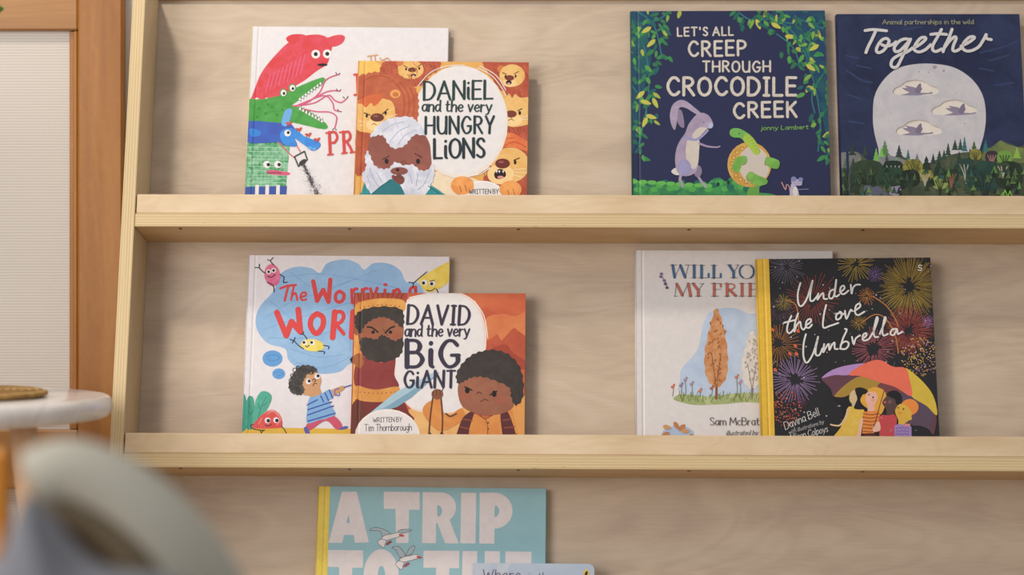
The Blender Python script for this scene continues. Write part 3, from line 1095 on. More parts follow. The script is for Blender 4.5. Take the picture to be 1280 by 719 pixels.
def art_creek(c):
    c.crop(780, 5, 2.935)
    rnd = random.Random(11)
    left = [(5, 10), (235, 10), (160, 90), (165, 190), (125, 265), (120, 410), (80, 480), (70, 570), (5, 575)]
    right = [(395, 10), (760, 10), (760, 570), (690, 560), (705, 480), (660, 330), (640, 230), (560, 170), (520, 90), (420, 80)]
    for reg, inner in ((left, [(5, 10), (130, 10), (90, 110), (100, 200), (70, 330), (40, 520), (5, 560)]),
                       (right, [(560, 10), (760, 10), (760, 520), (725, 400), (690, 240), (620, 130), (560, 60)])):
        c.poly(inner, '#1d5560>#1c3a62@30')
    vines = [[(40, 20), (110, 80), (140, 200)], [(30, 60), (80, 180), (90, 330), (50, 540)], [(180, 20), (120, 60), (60, 70)], [(30, 300), (80, 380), (75, 450)],
             [(420, 30), (470, 60), (560, 60), (640, 130), (690, 260), (720, 420), (712, 540)], [(520, 30), (600, 70), (650, 60), (730, 90)],
             [(730, 60), (660, 130), (700, 230)], [(735, 250), (690, 330), (700, 400)], [(560, 110), (620, 160), (650, 240)]]
    c.lines(vines, 5, '#1f7378')
    cols = ['#34854a', '#2a704c', '#4f9a48', '#226259', '#2c7a4c', '#78a53e', '#1f5f62', '#3f8d4a', '#a3ae40', '#2c7550', '#347f4c']
    for reg, n in ((left, 125), (right, 150)):
        xs = [p[0] for p in reg]; ys = [p[1] for p in reg]
        k = 0
        while k < n:
            p = (rnd.uniform(min(xs), max(xs)), rnd.uniform(min(ys), max(ys)))
            if not inside(p, reg):
                continue
            k += 1
            if k % 25 == 0:
                z0 = c.z - 24 * c.step if k > 25 else c.z
                c.z = z0
            leaf(c, p[0], p[1], rnd.uniform(22, 38), rnd.uniform(4.5, 8), rnd.uniform(0.2, 2.9), rnd.choice(cols))
    for x, y, a in ((485, 55, 1.2), (540, 70, .5), (590, 118, .1), (700, 90, 1.0), (715, 150, 2.6), (668, 222, .6), (115, 130, 2.4), (100, 85, 2.6),
                    (105, 345, 1.1), (85, 415, 2.0), (75, 320, 2.4), (60, 355, .3), (80, 408, .3)):
        leaf(c, x, y, 42, 8, a, '#bdbb40')
    cream = '#d3cabd>#c2b6aa@200'
    c.text("LET'S ALL", 197, 118, 400, 115, 30, 6, cream, 0, 0, .36, .03)
    c.text('CREEP', 238, 191, 446, 188, 53, 9, cream, 0, 0, .34, .02)
    c.text('THROUGH', 290, 249, 536, 249, 38, 7, cream, 0, 0, .34, .03)
    c.text('CROCODILE', 160, 334, 630, 336, 64, 11, cream, 0, 0, .3, .02)
    c.text('CREEK', 404, 418, 632, 414, 54, 10, cream, 0, 0, .34, .03)
    c.text('jonny Lambert', 503, 463, 676, 459, 15, 2.2, '#76b04e', 0, .1)
    # bank that is a sleeping reptile's back
    c.poly([(5, 640), (40, 642), (60, 654), (100, 648), (150, 664), (205, 664), (255, 670), (300, 664), (322, 646), (350, 638), (374, 652), (392, 636),
            (422, 642), (442, 668), (480, 690), (560, 704), (560, 760), (5, 760)], '#27744a>#3f9a4a@60')
    for k in range(24):
        x = 30 + k * 20
        c.ell(x, 668 + 14 * math.sin(k * 1.9), 14, 10, '#4aa54a' if k % 3 else '#1f6a58')
    for k in range(9):
        c.ell(35 + k * 34, 652 + k * 2, 17, 8, '#5fb548')
    c.ell(345, 662, 6, 8, '#1c3c34'); c.ell(383, 656, 6, 8, '#1c3c34')
    # rabbit on its hind legs
    c.crop(830, 120, 5.533)
    fur, lil, cr = '#9b8aa4>#ab9ab4@45', '#8e89b4>#9c98c2@45', '#cdc0b6'
    c.poly([(50, 525), (70, 502), (98, 500), (108, 545), (76, 546)], '#d6cfca')
    c.line([(118, 545), (110, 580), (122, 600), (128, 628)], 19, fur); c.line([(228, 545), (250, 580), (286, 628)], 17, fur)
    c.ell(234, 522, 28, 42, '#8a7a98')
    c.poly([(95, 100), (122, 105), (138, 170), (138, 220), (112, 212), (90, 170)], '#8b7b97')
    c.poly([(262, 128), (205, 76), (150, 36), (105, 30), (60, 62), (42, 120), (45, 180), (66, 232), (80, 226), (92, 160), (98, 100), (120, 78), (165, 92), (225, 128)], fur)
    c.poly([(235, 124), (270, 118), (310, 138), (336, 182), (337, 215), (305, 228), (268, 250), (240, 300), (242, 400), (236, 470), (216, 530),
            (160, 556), (110, 545), (84, 505), (76, 440), (85, 370), (110, 310), (146, 258), (168, 200), (205, 150)], fur)
    c.poly([(170, 300), (240, 292), (241, 400), (230, 480), (205, 506), (166, 480), (150, 400), (154, 340)], cr)
    c.poly([(195, 275), (240, 222), (300, 225), (290, 262), (240, 300)], cr)
    c.ell(322, 206, 17, 21, '#b3b7da', 20)
    c.ell(275, 183, 3.5, 5, '#3a3344')
    c.line([(140, 285), (190, 302), (240, 296), (300, 240)], 19, lil); c.line([(262, 268), (302, 226)], 4, '#3c3450')
    c.line([(245, 330), (300, 350), (362, 356), (386, 350)], 16, fur, True, 0, .4)
    c.ell(140, 496, 47, 56, lil)
    # tortoise lying on its shell
    sh = '#c3913a>#d3a84c@40'
    c.poly([(585, 640), (652, 618), (656, 690), (640, 740), (575, 740)], '#62a040')
    c.ell(590, 476, 152, 156, sh)
    for k in range(12):
        a = 1.4 + k * 0.36
        c.ell(590 + 118 * math.cos(a), 476 + 120 * math.sin(a), 17, 17, '#b5802c'); c.ell(590 + 118 * math.cos(a), 476 + 120 * math.sin(a), 10, 10, '#d6ae55')
    c.ell(622, 478, 106, 130, '#cabfa2>#c6b9b4@40', -8)
    for x, y, rx, ry in ((548, 448, 28, 34), (645, 385, 20, 22), (598, 560, 30, 36), (712, 455, 16, 30)):
        c.ell(x, y, rx, ry, '#8f8562', 20)
    c.poly([(456, 242), (480, 225), (530, 230), (600, 275), (642, 330), (660, 382), (652, 408), (620, 400), (575, 342), (530, 294), (480, 288), (456, 270)], '#6fb050')
    c.poly([(565, 262), (605, 285), (645, 335), (660, 382), (652, 408), (620, 400), (578, 345), (548, 305)], '#a3c03a')
    c.lines([[(560 + i * 15, 275 + i * 19), (590 + i * 13, 265 + i * 20)] for i in range(6)], 3, '#7f9a2c', smooth=False)
    c.ell(519, 262, 5, 5, '#2c4030')
    for pts in ([(470, 500), (490, 440), (528, 418), (568, 420), (574, 450), (540, 480), (516, 532), (482, 520)],
                [(702, 428), (735, 426), (796, 452), (790, 500), (756, 504), (708, 480)],
                [(572, 548), (600, 528), (655, 552), (712, 580), (706, 612), (640, 622), (592, 592)]):
        c.poly(pts, '#63a03c>#7db548@60')
    # little mouse
    c.crop(780, 5, 2.935)
    c.line([(578, 655), (592, 682), (596, 664), (606, 672), (610, 700)], 3, '#d59a9c')
    c.poly([(612, 665), (625, 662), (640, 690), (642, 740), (608, 740)], '#b7adc6'); c.ell(628, 690, 9, 18, '#d8d2cc')
    c.ell(634, 655, 22, 12, '#a9a0c0', 15); c.ell(622, 643, 10, 9, '#7d7fb4'); c.ell(648, 645, 9, 8, '#7d7fb4'); c.ell(655, 660, 3, 3, '#20204a')
    c.line([(640, 682), (676, 680)], 2.4, '#8a86b8')


def art_together(c):
    up = 0.0014
    c.crop(1035, 5, 2.935)

    def cloud(dx, dy):
        return [(x + dx, y + dy) for x, y in ((237, 322), (246, 309), (266, 300), (285, 286), (322, 279), (354, 286), (374, 299), (396, 307), (405, 320),
                                              (396, 331), (360, 335), (320, 337), (280, 336), (246, 333))]
    holes = [cloud(0, 0), cloud(141, 73), cloud(11, 147)]
    hl = [catmull([c.loc(p) for p in h], True, 4) for h in holes]
    # the leaf seen through the die-cut clouds, with flying birds
    for h in holes:
        xs = [p[0] for p in h]; ys = [p[1] for p in h]
        c.sharp([(min(xs) - 12, min(ys) - 12), (max(xs) + 12, min(ys) - 12), (max(xs) + 12, max(ys) + 12), (min(xs) - 12, max(ys) + 12)], '#ddd3c8')
    for dx, dy in ((0, 0), (160, 74), (2, 147)):
        b = lambda pts: [(x + dx, y + dy) for x, y in pts]
        c.poly(b([(266, 334), (290, 328), (312, 320), (340, 325), (366, 326), (381, 323), (382, 329), (350, 333), (315, 340), (290, 336)]), '#8b8096')
        c.poly(b([(308, 326), (285, 318), (272, 308), (290, 308), (282, 300), (305, 303), (322, 308), (330, 320)]), '#8b8096')
        c.poly(b([(318, 322), (328, 300), (340, 291), (342, 305), (345, 312), (334, 328)]), '#7c7088')
    c.base = up
    c.z = 0.0

    def holed(outer, spec):
        loops = [[Vector((x, z, 0)) for x, z in outer]] + [[Vector((x, z, 0)) for x, z in h] for h in hl]
        flat = [p for l in loops for p in l]
        m = ink(spec)
        for t in tessellate_polygon(loops):
            c.mb.face([(flat[i].x, -(c.T + c.base + c.z), flat[i].y) for i in t], m)
        c.up()
    W, Hh = c.W, c.Hh
    rim = [(0.0, 0.0), (W, 0.0), (W, Hh), (0.0, Hh)]
    holed(rim, '#212746>#2b3558@22')
    for lp, spec in [(rim, '#2a3262')] + [(h, '#cfc8c2') for h in hl]:
        for i in range(len(lp)):
            a, b = lp[i - 1], lp[i]
            c.mb.face([(a[0], -c.T, a[1]), (b[0], -c.T, b[1]), (b[0], -c.T - up, b[1]), (a[0], -c.T - up, a[1])], ink(spec))
    moon = [(164, 410), (170, 340), (200, 284), (250, 240), (320, 222), (400, 222), (470, 238), (530, 280), (566, 335), (578, 400), (573, 470),
            (552, 545), (520, 640), (220, 640), (184, 530), (168, 465)]
    holed(catmull([c.loc(p) for p in moon], True, 6), '#b9b5ba>#c4c0c4@50')
    for x, y, r in ((391, 233, 8), (333, 250, 3), (368, 252, 3), (424, 246, 5), (300, 270, 2), (440, 300, 2), (230, 400, 2), (500, 440, 3), (470, 330, 2), (520, 330, 2)):
        c.ell(x, y, r, r * .8, '#9a8fa2')
    c.lines([[(60 + k * 45, 190 + (k * 37) % 90), (110 + k * 45, 200 + (k * 37) % 90)] for k in range(12) if not (1 < k < 11)], 6, '#323f66')
    c.lines([[(560, 180), (640, 160), (690, 140)], [(590, 210), (660, 190)], [(610, 300), (680, 290)], [(60, 240), (120, 280), (160, 290)], [(60, 330), (120, 350)],
             [(280, 95), (340, 85)], [(60, 430), (130, 440)]], 7, '#303e64')
    # forest
    rnd = random.Random(5)

    def conifer(x, y, h, w, spec, tiers=4):
        pts = [(x, y - h)]
        for k in range(tiers):
            f = (k + 1) / tiers
            pts += [(x + w * f, y - h + h * f * .95), (x + w * f * .55, y - h + h * f * .93)]
        l = [(2 * x - px, py) for px, py in reversed(pts[1:])]
        c.sharp(pts + l, spec)

    def roundtree(x, y, rx, ry, spec, br, n=4):
        c.fluffy([(x - rx, y), (x - rx * .8, y - ry * .8), (x, y - ry), (x + rx * .8, y - ry * .8), (x + rx, y), (x + rx * .6, y + ry * .45), (x, y + ry * .5), (x - rx * .6, y + ry * .45)], spec, 2)
        c.lines([[(x, y + ry * 1.2), (x + rx * .18 * (k - n / 2 + .5), y + ry * .2), (x + rx * .42 * (k - n / 2 + .5), y - ry * .45)] for k in range(n)], 3.4, br)
    c.poly([(20, 560), (60, 548), (110, 545), (150, 575), (210, 570), (260, 560), (310, 575), (350, 590), (430, 560), (500, 545), (560, 545), (600, 525), (630, 505), (660, 512),
            (700, 525), (740, 530), (740, 760), (20, 760)], '#3c4634>#545c42@30')
    c.poly([(20, 556), (60, 545), (105, 545), (120, 575), (80, 600), (20, 600)], '#7d7d80>#6a6c6a@60')
    c.poly([(150, 590), (200, 555), (240, 560), (300, 580), (340, 600), (300, 620), (170, 620)], '#85848a>#74767a@60')
    c.poly([(570, 545), (610, 520), (632, 502), (655, 515), (700, 528), (740, 535), (740, 580), (580, 580)], '#5c6a3c>#748046@40')
    con = [(88, 560, 55, 16, '#2f3a38'), (135, 560, 40, 12, '#3a443c'), (208, 560, 60, 20, '#56804a'), (176, 580, 52, 14, '#6fae44'), (195, 565, 40, 12, '#74b84a'),
           (260, 565, 48, 16, '#34433c'), (293, 578, 44, 11, '#35655e'), (326, 582, 32, 12, '#6f7478'), (485, 540, 45, 12, '#2f4f40'), (500, 545, 58, 12, '#2f6a70'),
           (465, 540, 42, 14, '#2e4438'), (440, 560, 50, 13, '#2f4a3c'), (425, 575, 40, 12, '#30483a'), (408, 580, 42, 15, '#334a3c'), (535, 560, 56, 20, '#43603c'),
           (577, 545, 46, 14, '#2f6f72'), (692, 570, 44, 18, '#86b43c'), (360, 640, 82, 34, '#27352f'), (405, 650, 78, 34, '#2a382f'), (450, 640, 66, 22, '#3a5236'),
           (92, 615, 50, 18, '#3a4038'), (115, 600, 34, 12, '#6aa440'), (188, 620, 40, 16, '#303a34'), (215, 600, 50, 14, '#3c4a40'), (250, 610, 46, 14, '#66a644'), (535, 620, 50, 18, '#3c5034'),
           (70, 600, 52, 16, '#48604a'), (480, 600, 60, 16, '#2c4234'), (520, 590, 60, 14, '#2c4636'), (385, 590, 40, 12, '#2b3e34')]
    for x, y, h, w, s in con:
        conifer(x, y, h, w, s)
    tr = [(145, 640, 62, 66, '#2b3a27>#36472f@40', '#242c22'), (600, 570, 24, 30, '#3a3038', '#a07068'), (647, 572, 28, 32, '#6b9a3a', '#27301f'), (238, 612, 38, 36, '#223028', '#a8a498'),
          (310, 605, 36, 34, '#8f8a2e>#5a5a28@120', '#4a4a24'), (355, 636, 30, 28, '#9a9238>#6e6c34@120', '#aaa088'), (505, 610, 36, 42, '#26443c', '#a8a498'),
          (452, 640, 26, 32, '#283a2c', '#8e5a40'), (410, 664, 28, 32, '#8a9a4c', '#2c3420'), (575, 650, 70, 72, '#1f3a34>#28483d@50', '#1d2c28'), (662, 645, 52, 66, '#24301f>#2c3a28@50', '#1c241a'),
          (235, 650, 50, 50, '#223c29>#2d4a32@50', '#1e3022'), (300, 650, 36, 40, '#222c20', '#30402c'), (640, 610, 28, 26, '#3a4a34', '#a8a498'), (540, 560, 22, 26, '#8f8a32>#6c6a2c@120', '#4a4a2a'), (70, 670, 46, 44, '#2c3c2c', '#1d261c')]
    for t in tr:
        roundtree(*t)
    c.poly([(130, 672), (160, 668), (190, 675), (220, 705), (150, 712)], '#5a5c70'); c.sharp([(222, 700), (232, 672), (270, 668), (262, 712)], '#8c8298')
    for k in range(120):
        x, y = rnd.uniform(30, 720), rnd.uniform(610, 720)
        conifer(x, y, rnd.uniform(16, 34), rnd.uniform(8, 14), rnd.choice(['#2c3a2a', '#3a4c34', '#26362c', '#52683c', '#31503c', '#1f2c24', '#5f8a3c', '#2e5c58']), 3)
    c.lines([[(640, 705), (648, 685), (656, 705)], [(660, 705), (666, 688), (672, 705)]], 4, '#79b53e', smooth=False)
    # title
    cr = '#cfcaca'
    c.crop(1070, 20, 7.11)
    c.lines([[(78, 136), (140, 127), (200, 131), (268, 138)], [(172, 140), (140, 210), (105, 280), (85, 332)],
             [(292, 226), (270, 206), (230, 218), (190, 270), (178, 315), (200, 332), (245, 310), (285, 250), (290, 225)], [(226, 262), (270, 274), (325, 258), (352, 236)],
             [(474, 216), (430, 210), (380, 232), (338, 285), (348, 322), (390, 312), (440, 262), (482, 212)],
             [(482, 212), (440, 300), (400, 385), (366, 450), (332, 464), (308, 440), (325, 390), (390, 348), (450, 326), (500, 290)],
             [(498, 296), (560, 262), (612, 218), (610, 197), (570, 204), (526, 258), (515, 305), (555, 326), (612, 306), (660, 262)],
             [(756, 126), (722, 190), (682, 262), (678, 306), (708, 322), (756, 300)], [(662, 170), (720, 164), (800, 170)],
             [(850, 124), (822, 200), (788, 270), (770, 324)], [(785, 285), (830, 226), (872, 192), (886, 208), (862, 270), (858, 312), (890, 316), (940, 284)],
             [(930, 274), (1000, 240), (1046, 204), (1038, 190), (1000, 198), (955, 245), (945, 294), (985, 318), (1040, 308), (1090, 276), (1124, 226), (1152, 172)],
             [(1154, 172), (1150, 196), (1166, 210), (1198, 216)]], 27, cr, n=6)
    c.text('Animal partnerships in the wild', 232, 80, 1042, 78, 40, 5.2, '#a3a283', .2, 0, .16)


def art_worrying(c):
    c.crop(295, 310, 2.935)
    sky = '#8ab3dc>#97bfe4@40'
    c.poly([(140, 155), (160, 98), (215, 70), (275, 74), (308, 92), (335, 56), (400, 42), (448, 58), (470, 80), (505, 56), (560, 58), (602, 82), (625, 125), (665, 128), (690, 180),
            (690, 420), (470, 440), (420, 425), (380, 455), (300, 462), (230, 442), (192, 410), (180, 370), (120, 352), (82, 310), (72, 262), (90, 212)], sky, n=6)
    c.ell(134, 406, 37, 30, '#5d9fdd'); c.ell(157, 462, 24, 20, '#5d9fdd')
    c.lines([[(110, 400), (140, 392), (160, 405), (130, 415), (118, 406)], [(140, 458), (160, 454), (172, 464), (150, 470)]], 2.4, '#3f86cc')
    c.lines([[(160, 110), (300, 95), (470, 120), (600, 150)], [(100, 260), (200, 200), (350, 150), (520, 80)], [(100, 300), (250, 250), (420, 200)], [(120, 330), (260, 330), (400, 300), (420, 380)],
             [(200, 370), (300, 400), (400, 390)], [(220, 420), (320, 440), (420, 400)], [(120, 190), (180, 240), (240, 300)], [(200, 90), (300, 150), (420, 120)]], 1.6, '#6a9fd4')
    rd = '#dd3d3b'
    c.crop(340, 335, 6.253)
    c.lines([[(66, 160), (120, 140), (186, 134)], [(128, 145), (112, 200), (100, 255)]], 20, rd, smooth=False)
    c.lines([[(172, 140), (158, 200), (150, 250)], [(156, 222), (180, 196), (192, 220), (198, 252)], [(222, 228), (262, 216), (262, 194), (236, 196), (222, 230), (238, 252), (268, 246)]], 17, rd)
    c.lines([[(322, 105), (352, 258)], [(352, 258), (400, 172)], [(400, 172), (442, 266)], [(442, 266), (456, 92)]], 34, rd, smooth=False)
    c.line([(528, 182), (500, 205), (498, 248), (524, 268), (556, 248), (560, 205), (528, 182)], 27, rd)
    c.lines([[(622, 170), (628, 275)], [(705, 168), (708, 285)], [(950, 178), (950, 290)], [(882, 172), (884, 285)], [(768, 162), (790, 235)], [(822, 158), (775, 290)]], 24, rd, smooth=False)
    c.lines([[(626, 200), (645, 168), (664, 164)], [(708, 195), (722, 165), (742, 162)], [(952, 205), (975, 168), (998, 190), (1003, 290)],
             [(1120, 150), (1085, 160), (1080, 200), (1118, 205), (1122, 150), (1125, 300)]], 24, rd)
    c.ell(886, 131, 17, 13, rd)
    c.lines([[(38, 348), (112, 530)], [(112, 530), (152, 420)], [(152, 420), (222, 500)], [(222, 500), (205, 325)], [(490, 345), (474, 545)], [(634, 345), (622, 540)]], 45, rd, smooth=False)
    c.line([(352, 358), (312, 390), (300, 450), (330, 505), (362, 506), (398, 450), (396, 385), (352, 358)], 42, rd)
    c.line([(490, 345), (542, 345), (560, 380), (536, 425), (488, 440)], 30, rd); c.line([(500, 440), (560, 515)], 30, rd)
    # little bean creatures
    bk = '#262326'
    c.ell(315, 605, 94, 48, '#e5ce48>#efdb66@80', 6)
    eyes(c, [(256, 586), (316, 586)], 20, 11, off=(-6, -3))
    c.lines([[(262, 610), (275, 618), (290, 606)], [(248, 632), (205, 605), (170, 566)], [(140, 560), (170, 566), (180, 545)], [(170, 566), (160, 588)], [(274, 556), (256, 530), (238, 516)],
             [(225, 520), (238, 516), (248, 500)], [(400, 606), (445, 614), (440, 634)], [(362, 650), (410, 656), (406, 672)]], 7, bk)
    c.crop(295, 310, 2.935)
    c.ell(133, 100, 29, 41, '#dc5a86>#e57aa0@90', -8)
    eyes(c, [(120, 88), (138, 83)], 9, 5)
    c.lines([[(116, 104), (130, 108), (144, 98)], [(108, 94), (95, 84), (84, 72)], [(70, 72), (84, 72), (86, 60)], [(140, 64), (130, 54), (126, 46)], [(116, 44), (126, 46), (136, 36)],
             [(115, 126), (136, 138), (140, 162)], [(162, 98), (176, 108), (174, 126), (188, 126)]], 3.6, bk)
    c.poly([(668, 118), (700, 95), (760, 60), (800, 50), (800, 105), (745, 150), (700, 162)], '#e7c73a>#efd658@80')
    eyes(c, [(690, 127), (720, 130)], 11, 6, off=(-2, 2))
    c.lines([[(700, 155), (715, 158), (730, 148)], [(650, 130), (700, 88)], [(634, 126), (650, 130), (648, 145)], [(712, 122), (728, 120)], [(735, 150), (742, 165)]], 3.4, bk)
    # boy leaning away, holding a lead
    c.crop(300, 440, 6.533)
    c.sharp([(-20, 616), (440, 622), (960, 630), (960, 740), (-20, 740)], '#e3b526')
    lf = '#3fa58c>#52b59c@50'
    c.poly([(-10, 620), (-10, 330), (25, 335), (52, 400), (55, 620)], '#2f9a84')
    c.poly([(50, 620), (48, 470), (58, 390), (82, 358), (112, 390), (112, 500), (108, 620)], '#2f9a84>#3fa58c@50')
    c.poly([(100, 620), (112, 470), (135, 380), (180, 322), (242, 338), (258, 385), (215, 480), (150, 560), (128, 620)], lf)
    c.lines([[(85, 610), (85, 400)], [(85, 520), (68, 480)], [(85, 520), (104, 480)], [(85, 460), (72, 430)], [(140, 590), (170, 460), (215, 370)], [(165, 470), (150, 420)], [(172, 450), (225, 410)], [(20, 600), (20, 400)]], 5, '#25776a')
    c.poly([(105, 622), (150, 545), (200, 500), (260, 480), (310, 495), (340, 545), (345, 600), (322, 622)], '#dd4340>#e25a54@60')
    c.lines([[(200, 500), (250, 470), (300, 490), (335, 560)], [(220, 510), (270, 485), (310, 520)], [(180, 540), (150, 590)], [(300, 600), (330, 560)]], 4, '#f0b4ac')
    eyes(c, [(226, 560), (296, 558)], 24, 15, off=(6, 3))
    c.lines([[(205, 598), (232, 606), (258, 592)], [(110, 592), (88, 602), (100, 626), (160, 640), (205, 640)], [(165, 640), (178, 672)], [(195, 640), (175, 660)], [(340, 608), (366, 640), (386, 680)]], 7, bk)
    skin = '#cf9868'
    c.poly([(540, 600), (600, 568), (700, 550), (770, 525), (835, 600), (790, 636), (700, 562), (565, 646)], '#cf4e6c')
    for p in ([(522, 622), (545, 614), (572, 662), (554, 686), (530, 655)], [(806, 636), (850, 608), (882, 612), (862, 632)]):
        c.poly(p, '#5860ae')
    c.poly([(738, 320), (790, 292), (846, 278), (852, 304), (800, 340), (760, 362)], skin)
    c.poly([(570, 372), (650, 350), (722, 308), (748, 318), (760, 375), (724, 396), (750, 450), (778, 516), (650, 556), (550, 584), (548, 480)], '#7dafe0', n=3)
    c.lines([[(550, 434), (632, 392)], [(555, 473), (746, 410)], [(553, 517), (762, 442)], [(556, 567), (774, 503)], [(660, 362), (684, 410)], [(695, 336), (722, 396)], [(730, 314), (756, 376)]], 11, '#3f55ae', smooth=False)
    c.poly([(505, 340), (508, 260), (530, 185), (590, 160), (640, 176), (664, 230), (652, 290), (662, 340), (600, 368), (555, 356)], skin)
    c.fluffy([(420, 330), (398, 280), (420, 205), (470, 140), (540, 110), (610, 128), (628, 165), (560, 176), (525, 225), (510, 270), (528, 310), (500, 350), (450, 345)], '#3a3533>#55504c@90', 10, 7)
    rnd = random.Random(9)
    hair = []
    for k in range(26):
        a = rnd.uniform(2.2, 5.6); r = rnd.uniform(85, 150)
        x, y = 540 + r * math.cos(a) * .9, 235 + r * math.sin(a) * .85
        hair.append([(x + 16 * math.cos(t * .9), y + 16 * math.sin(t * .9)) for t in range(8)])
    c.lines(hair, 4.5, '#332f2d')
    eyes(c, [(560, 242), (632, 200)], 23, 13, off=(6, -3))
    c.lines([[(592, 232), (606, 222), (620, 236), (606, 246)], [(597, 278), (606, 260), (626, 260)]], 6, bk)
    c.line([(850, 290), (906, 272)], 9, '#4a5cb8'); c.line([(810, 300), (780, 310), (775, 345), (805, 358), (815, 340)], 7, '#4a5cb8')
    c.crop(295, 310, 2.935)
    c.lines([[(428, 400), (422, 412), (430, 424)], [(432, 408), (420, 410)]], 5, bk)


def art_giant(c):
    c.crop(430, 360, 3.685)
    c.poly([(500, -10), (900, -10), (900, 350), (640, 350), (600, 60)], '#c2532f>#d0683a@14')
    c.poly([(650, 150), (720, 120), (790, 130), (860, 110), (860, 260), (650, 290)], '#d98246>#cf6c3c@20')
    c.poly([(640, 262), (680, 232), (706, 214), (724, 240), (745, 222), (780, 186), (800, 196), (860, 250), (860, 340), (640, 340)], '#b24a2f>#c25a36@30')
    c.poly([(640, 300), (740, 260), (780, 300), (860, 350), (860, 380), (640, 340)], '#a8442c')
    c.poly([(300, 560), (420, 585), (500, 570), (560, 540), (600, 600), (620, 740), (330, 740)], '#e6b46c>#e0a050@30')
    c.poly([(760, 560), (870, 500), (870, 740), (770, 740)], '#e29a48')
    c.poly([(232, 340), (250, 250), (262, 120), (285, 60), (340, 34), (430, 20), (530, 22), (600, 60), (642, 140), (656, 230), (640, 330), (560, 420), (540, 560), (420, 576), (320, 562), (262, 500), (236, 440)], '#ead3c8')
    c.poly([(240, 345), (258, 250), (272, 120), (292, 66), (345, 40), (430, 28), (526, 30), (592, 68), (632, 145), (644, 230), (628, 325), (560, 420), (540, 555), (420, 568), (320, 552), (268, 500), (242, 440)], '#e6e1e0')
    c.lines([[(600, 60), (645, 130), (662, 230)], [(240, 330), (225, 400), (240, 470)], [(300, 45), (400, 24), (500, 20)], [(650, 260), (636, 330)]], 4, '#efe6e0')
    # giant
    c.poly([(20, 110), (70, 240), (75, 420), (70, 740), (-20, 740), (-20, 110)], '#d98a3c>#e9a84c@30')
    c.poly([(60, 330), (110, 322), (175, 345), (235, 318), (232, 400), (244, 462), (60, 462)], '#85302f>#923a36@30')
    c.poly([(55, 512), (250, 512), (300, 575), (322, 610), (250, 640), (60, 700)], '#7a2d2b')
    c.poly([(30, 560), (60, 520), (95, 560), (95, 740), (-10, 740)], '#6c3428')
    c.poly([(35, 330), (70, 300), (92, 340), (70, 370)], '#a8602e')
    c.poly([(58, 452), (110, 464), (160, 468), (250, 456), (252, 508), (160, 526), (60, 512)], '#cf8632>#dc9a42@50')
    c.hold = True
    for k in range(9):
        c.ell(75 + k * 20, 480 + 6 * math.sin(k * .4), 3, 3, '#8a4a20', 0, 8)
    c.hold = False
    c.sharp([(55, -10), (300, -10), (286, 70), (55, 80)], '#a83f2a>#bc5234@40')
    c.lines([[(70 + k * 21, 55), (60 + k * 25, 5)] for k in range(10)], 4, '#7a2c22', smooth=False)
    c.poly([(55, 76), (110, 56), (180, 48), (275, 58), (272, 110), (180, 92), (60, 130)], '#d28e36>#dfa34a@50')
    c.hold = True
    for k in range(10):
        c.ell(75 + k * 20, 92 - 14 * math.sin(k * .3), 3, 3, '#8a4a20', 0, 8)
    c.hold = False
    c.ell(58, 190, 15, 28, '#9a5638')
    c.poly([(70, 150), (165, 105), (265, 150), (270, 240), (235, 300), (165, 320), (95, 300), (68, 240)], '#965638>#a06042@40')
    c.ell(110, 222, 22, 14, '#a4583c'); c.ell(240, 222, 20, 14, '#a4583c')
    c.fluffy([(52, 170), (55, 125), (95, 98), (180, 86), (260, 98), (276, 140), (268, 182), (240, 160), (205, 140), (165, 134), (120, 152), (92, 178), (74, 210)], '#36302c>#403935@60', 7, 7)
    c.fluffy([(76, 236), (108, 230), (150, 238), (172, 218), (200, 228), (235, 245), (270, 232), (268, 292), (238, 325), (175, 342), (108, 326), (78, 288)], '#38312d>#433b36@60', 7, 7)
    c.lines([[(108, 180), (130, 184), (156, 204)], [(232, 178), (212, 186), (190, 208)]], 8, '#2a201c')
    c.lines([[(180, 190), (202, 220)]], 3, '#5a3020')
    for x in (134, 214):
        c.ell(x, 204, 8, 8, '#221a18')
    # sword
    c.sharp([(96, 596), (236, 482), (425, 382), (440, 392), (312, 505), (246, 548), (112, 592)], '#a4c4d4')
    c.sharp([(96, 596), (200, 545), (320, 468), (440, 392), (312, 505), (246, 548), (112, 592)], '#7ba4ba')
    # white author panel
    c.ell(200, 684, 150, 126, '#efe6e0'); c.ell(200, 686, 142, 120, '#e6e1e0')
    tx = '#4a444c'
    c.text('.WRITTEN BY.', 130, 620, 272, 616, 21, 2.8, tx, 0, 0, .2)
    c.text('Tim Thornborough', 95, 660, 312, 657, 31, 3.0, tx, .1, 0, .14)
    c.text('ILLUSTRATED BY', 128, 702, 268, 702, 20, 2.6, tx, 0, 0, .2)
    # boy with a sling
    skin = '#955a40>#a0644a@40'
    c.poly([(362, 570), (372, 540), (400, 520), (440, 508), (452, 560), (480, 590), (540, 555), (556, 600), (500, 640), (440, 660), (390, 620)], '#d3802f>#dc9140@40')
    c.poly([(535, 740), (545, 620), (580, 575), (650, 600), (720, 572), (770, 560), (790, 640), (800, 740)], '#d68434>#dd9240@40')
    for p in ([(505, 740), (530, 640), (555, 590), (600, 568), (580, 640), (560, 740)], [(720, 575), (752, 568), (785, 650), (800, 740), (745, 740)]):
        c.poly(p, '#5f2c2e')
    c.lines([[(535, 640), (575, 650)], [(525, 675), (565, 685)], [(550, 605), (590, 612)], [(732, 610), (770, 605)], [(740, 645), (785, 640)], [(745, 680), (795, 675)]], 6, '#8a4a34', smooth=False)
    c.lines([[(650, 600), (662, 640), (660, 690)], [(625, 585), (650, 604), (690, 582)]], 3, '#7a4420')
